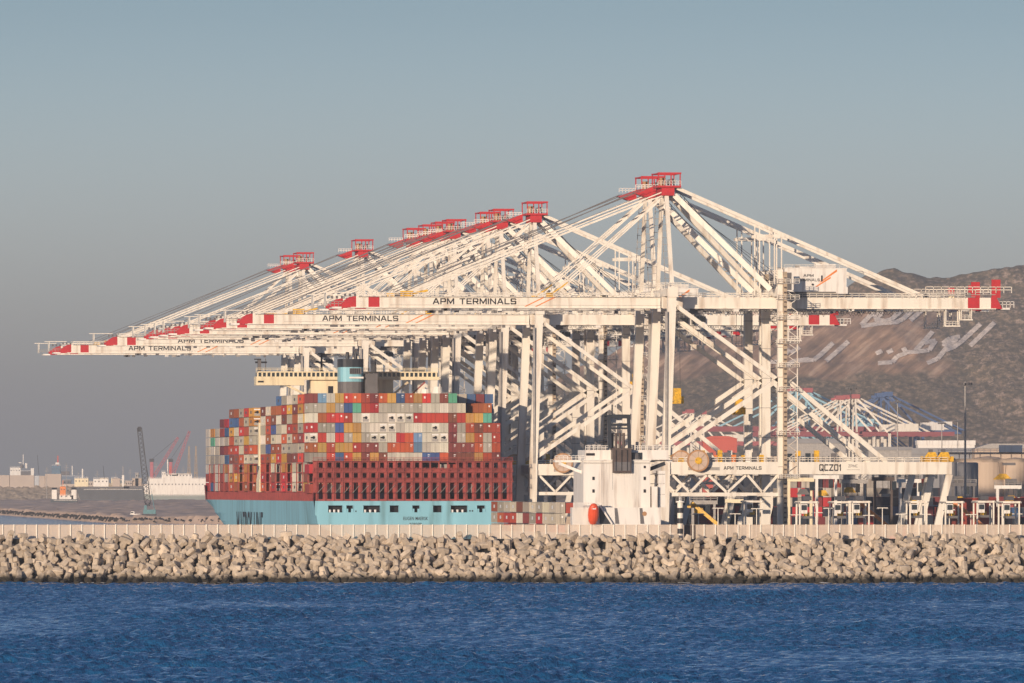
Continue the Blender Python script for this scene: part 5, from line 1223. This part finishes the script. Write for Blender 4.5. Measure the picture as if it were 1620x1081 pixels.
for px, py, lab in ((299, 706, 'left one of two slender ochre dock towers beside the bow'), (310, 706, 'right one of two slender ochre dock towers beside the bow')):
    Dd = 9300; a = P(px, 800, Dd); tz = P(px, py, Dd).z; r = empty('dock_tower', (a.x, Dd, 0), 0, label=lab, category='tower', group='ochre dock towers')
    b = MB(); lattice(b, (0, 0, 0), (0, 0, tz-8), 1.9, .7, 12, och, .4); b.build('lattice_tower', r)
    MB().box(-1.8, 1.8, -1, 1, tz*.55, tz*.55+.8, och).box(-.5, .5, -.5, .5, tz-8, tz, och).build('platform', r)
# thin masts on the horizon
for px, py, Dd, lab in ((163, 737, 10200, 'thin slanting derrick left of the white mast'), (59, 720, 12000, 'faint thin mast between the two far ships')):
    a = P(px+6, 790, Dd); tp = P(px, py, Dd); MB().tube((0, 0, 0), (tp.x-a.x, 0, tp.z), .5, .25, cdk, 6).tube((-2, 0, 14), (2, 0, 14), .3, .3, cdk, 6).build('derrick', None, (a.x, Dd, 0), 0, label=lab, category='mast')

# rubble edge of the spit and lumps on it
b = MB(); rr = random.Random(21); ed = ED
def lump(b, x, y, z, s, m):
    n_ = 6; vs = []
    for k_, (zz, r_) in enumerate(((0, 1), (.6, .8), (1, .3))):
        for i in range(n_): t_ = 2*math.pi*i/n_+k_; vs.append((x+s*r_*math.cos(t_)*rr.uniform(.7, 1.1), y+s*r_*math.sin(t_), z+s*zz*rr.uniform(.8, 1.1)))
    b.add(vs, [(a_*n_+i, a_*n_+(i+1) % n_, (a_+1)*n_+(i+1) % n_, (a_+1)*n_+i) for a_ in range(2) for i in range(n_)]+[tuple(range(2*n_, 3*n_))], m)
for (xa, ya), (xb, yb) in zip(ed, ed[1:]):
    n_ = int(math.hypot(xb-xa, yb-ya)/2.6)
    for i in range(n_):
        u = i/n_; lump(b, lerp(xa, xb, u)+rr.uniform(-1.5, 1.5), lerp(ya, yb, u)-rr.uniform(0, 3), rr.uniform(-.5, 1.4), rr.uniform(.7, 1.4), rubble)
b.build('spit_rubble', kind='stuff', label='dark rubble edging the sandy spit', category='rubble')
b = MB(); lm = mat('spit_blocks', (.30, .22, .16), .9, .4, .3)
for i in range(170):
    D_ = rr.uniform(5500, 8600); px = rr.uniform(-40, 345); p = P(px, 800, D_)
    if D_ < np.interp(p.x, [e[0] for e in ED], [e[1] for e in ED])+20: continue
    lump(b, p.x, D_, 2.3, rr.uniform(.5, 1.6), lm)
b.build('spit_stones', kind='stuff', label='scattered stones and spoil on the sandy spit', category='stones')
b = MB(); p = P(152, 818, 5700); b.box(-3, 3, -1, 1, 0, 1.2, whiteb); b.box(-2.6, -.5, -.9, .9, 1.2, 2.6, whiteb); b.box(-2.5, -1, -.93, -.9, 1.6, 2.3, glass)
for x in (-2, 1.8): b.tube((x, -1.05, .2), (x, -.7, .2), .55, .55, rope, 10)
p = P(214, 818, 5700); b.build('parked_truck', None, (p.x, 5700, 2.6), 0, label='small white truck on the spit left of the crawler crane', category='truck')

# ================================================================ HAZE
hz = bpy.data.materials.new('haze_air'); hz.use_nodes = True; t = hz.node_tree; t.nodes.clear()
vo = t.nodes.new('ShaderNodeVolumePrincipled'); vo.inputs['Density'].default_value = 4.5e-5; vo.inputs['Color'].default_value = (0.61, 0.65, 0.71, 1); vo.inputs['Anisotropy'].default_value = 0.0
oo = t.nodes.new('ShaderNodeOutputMaterial'); t.links.new(vo.outputs[0], oo.inputs['Volume'])
MB().box(-6500, 6500, -1000, 43000, -2.6-1, 330, hz).build('haze', kind='stuff', label='pale sea haze filling the air', category='haze')
print('containers', NCONT[0])
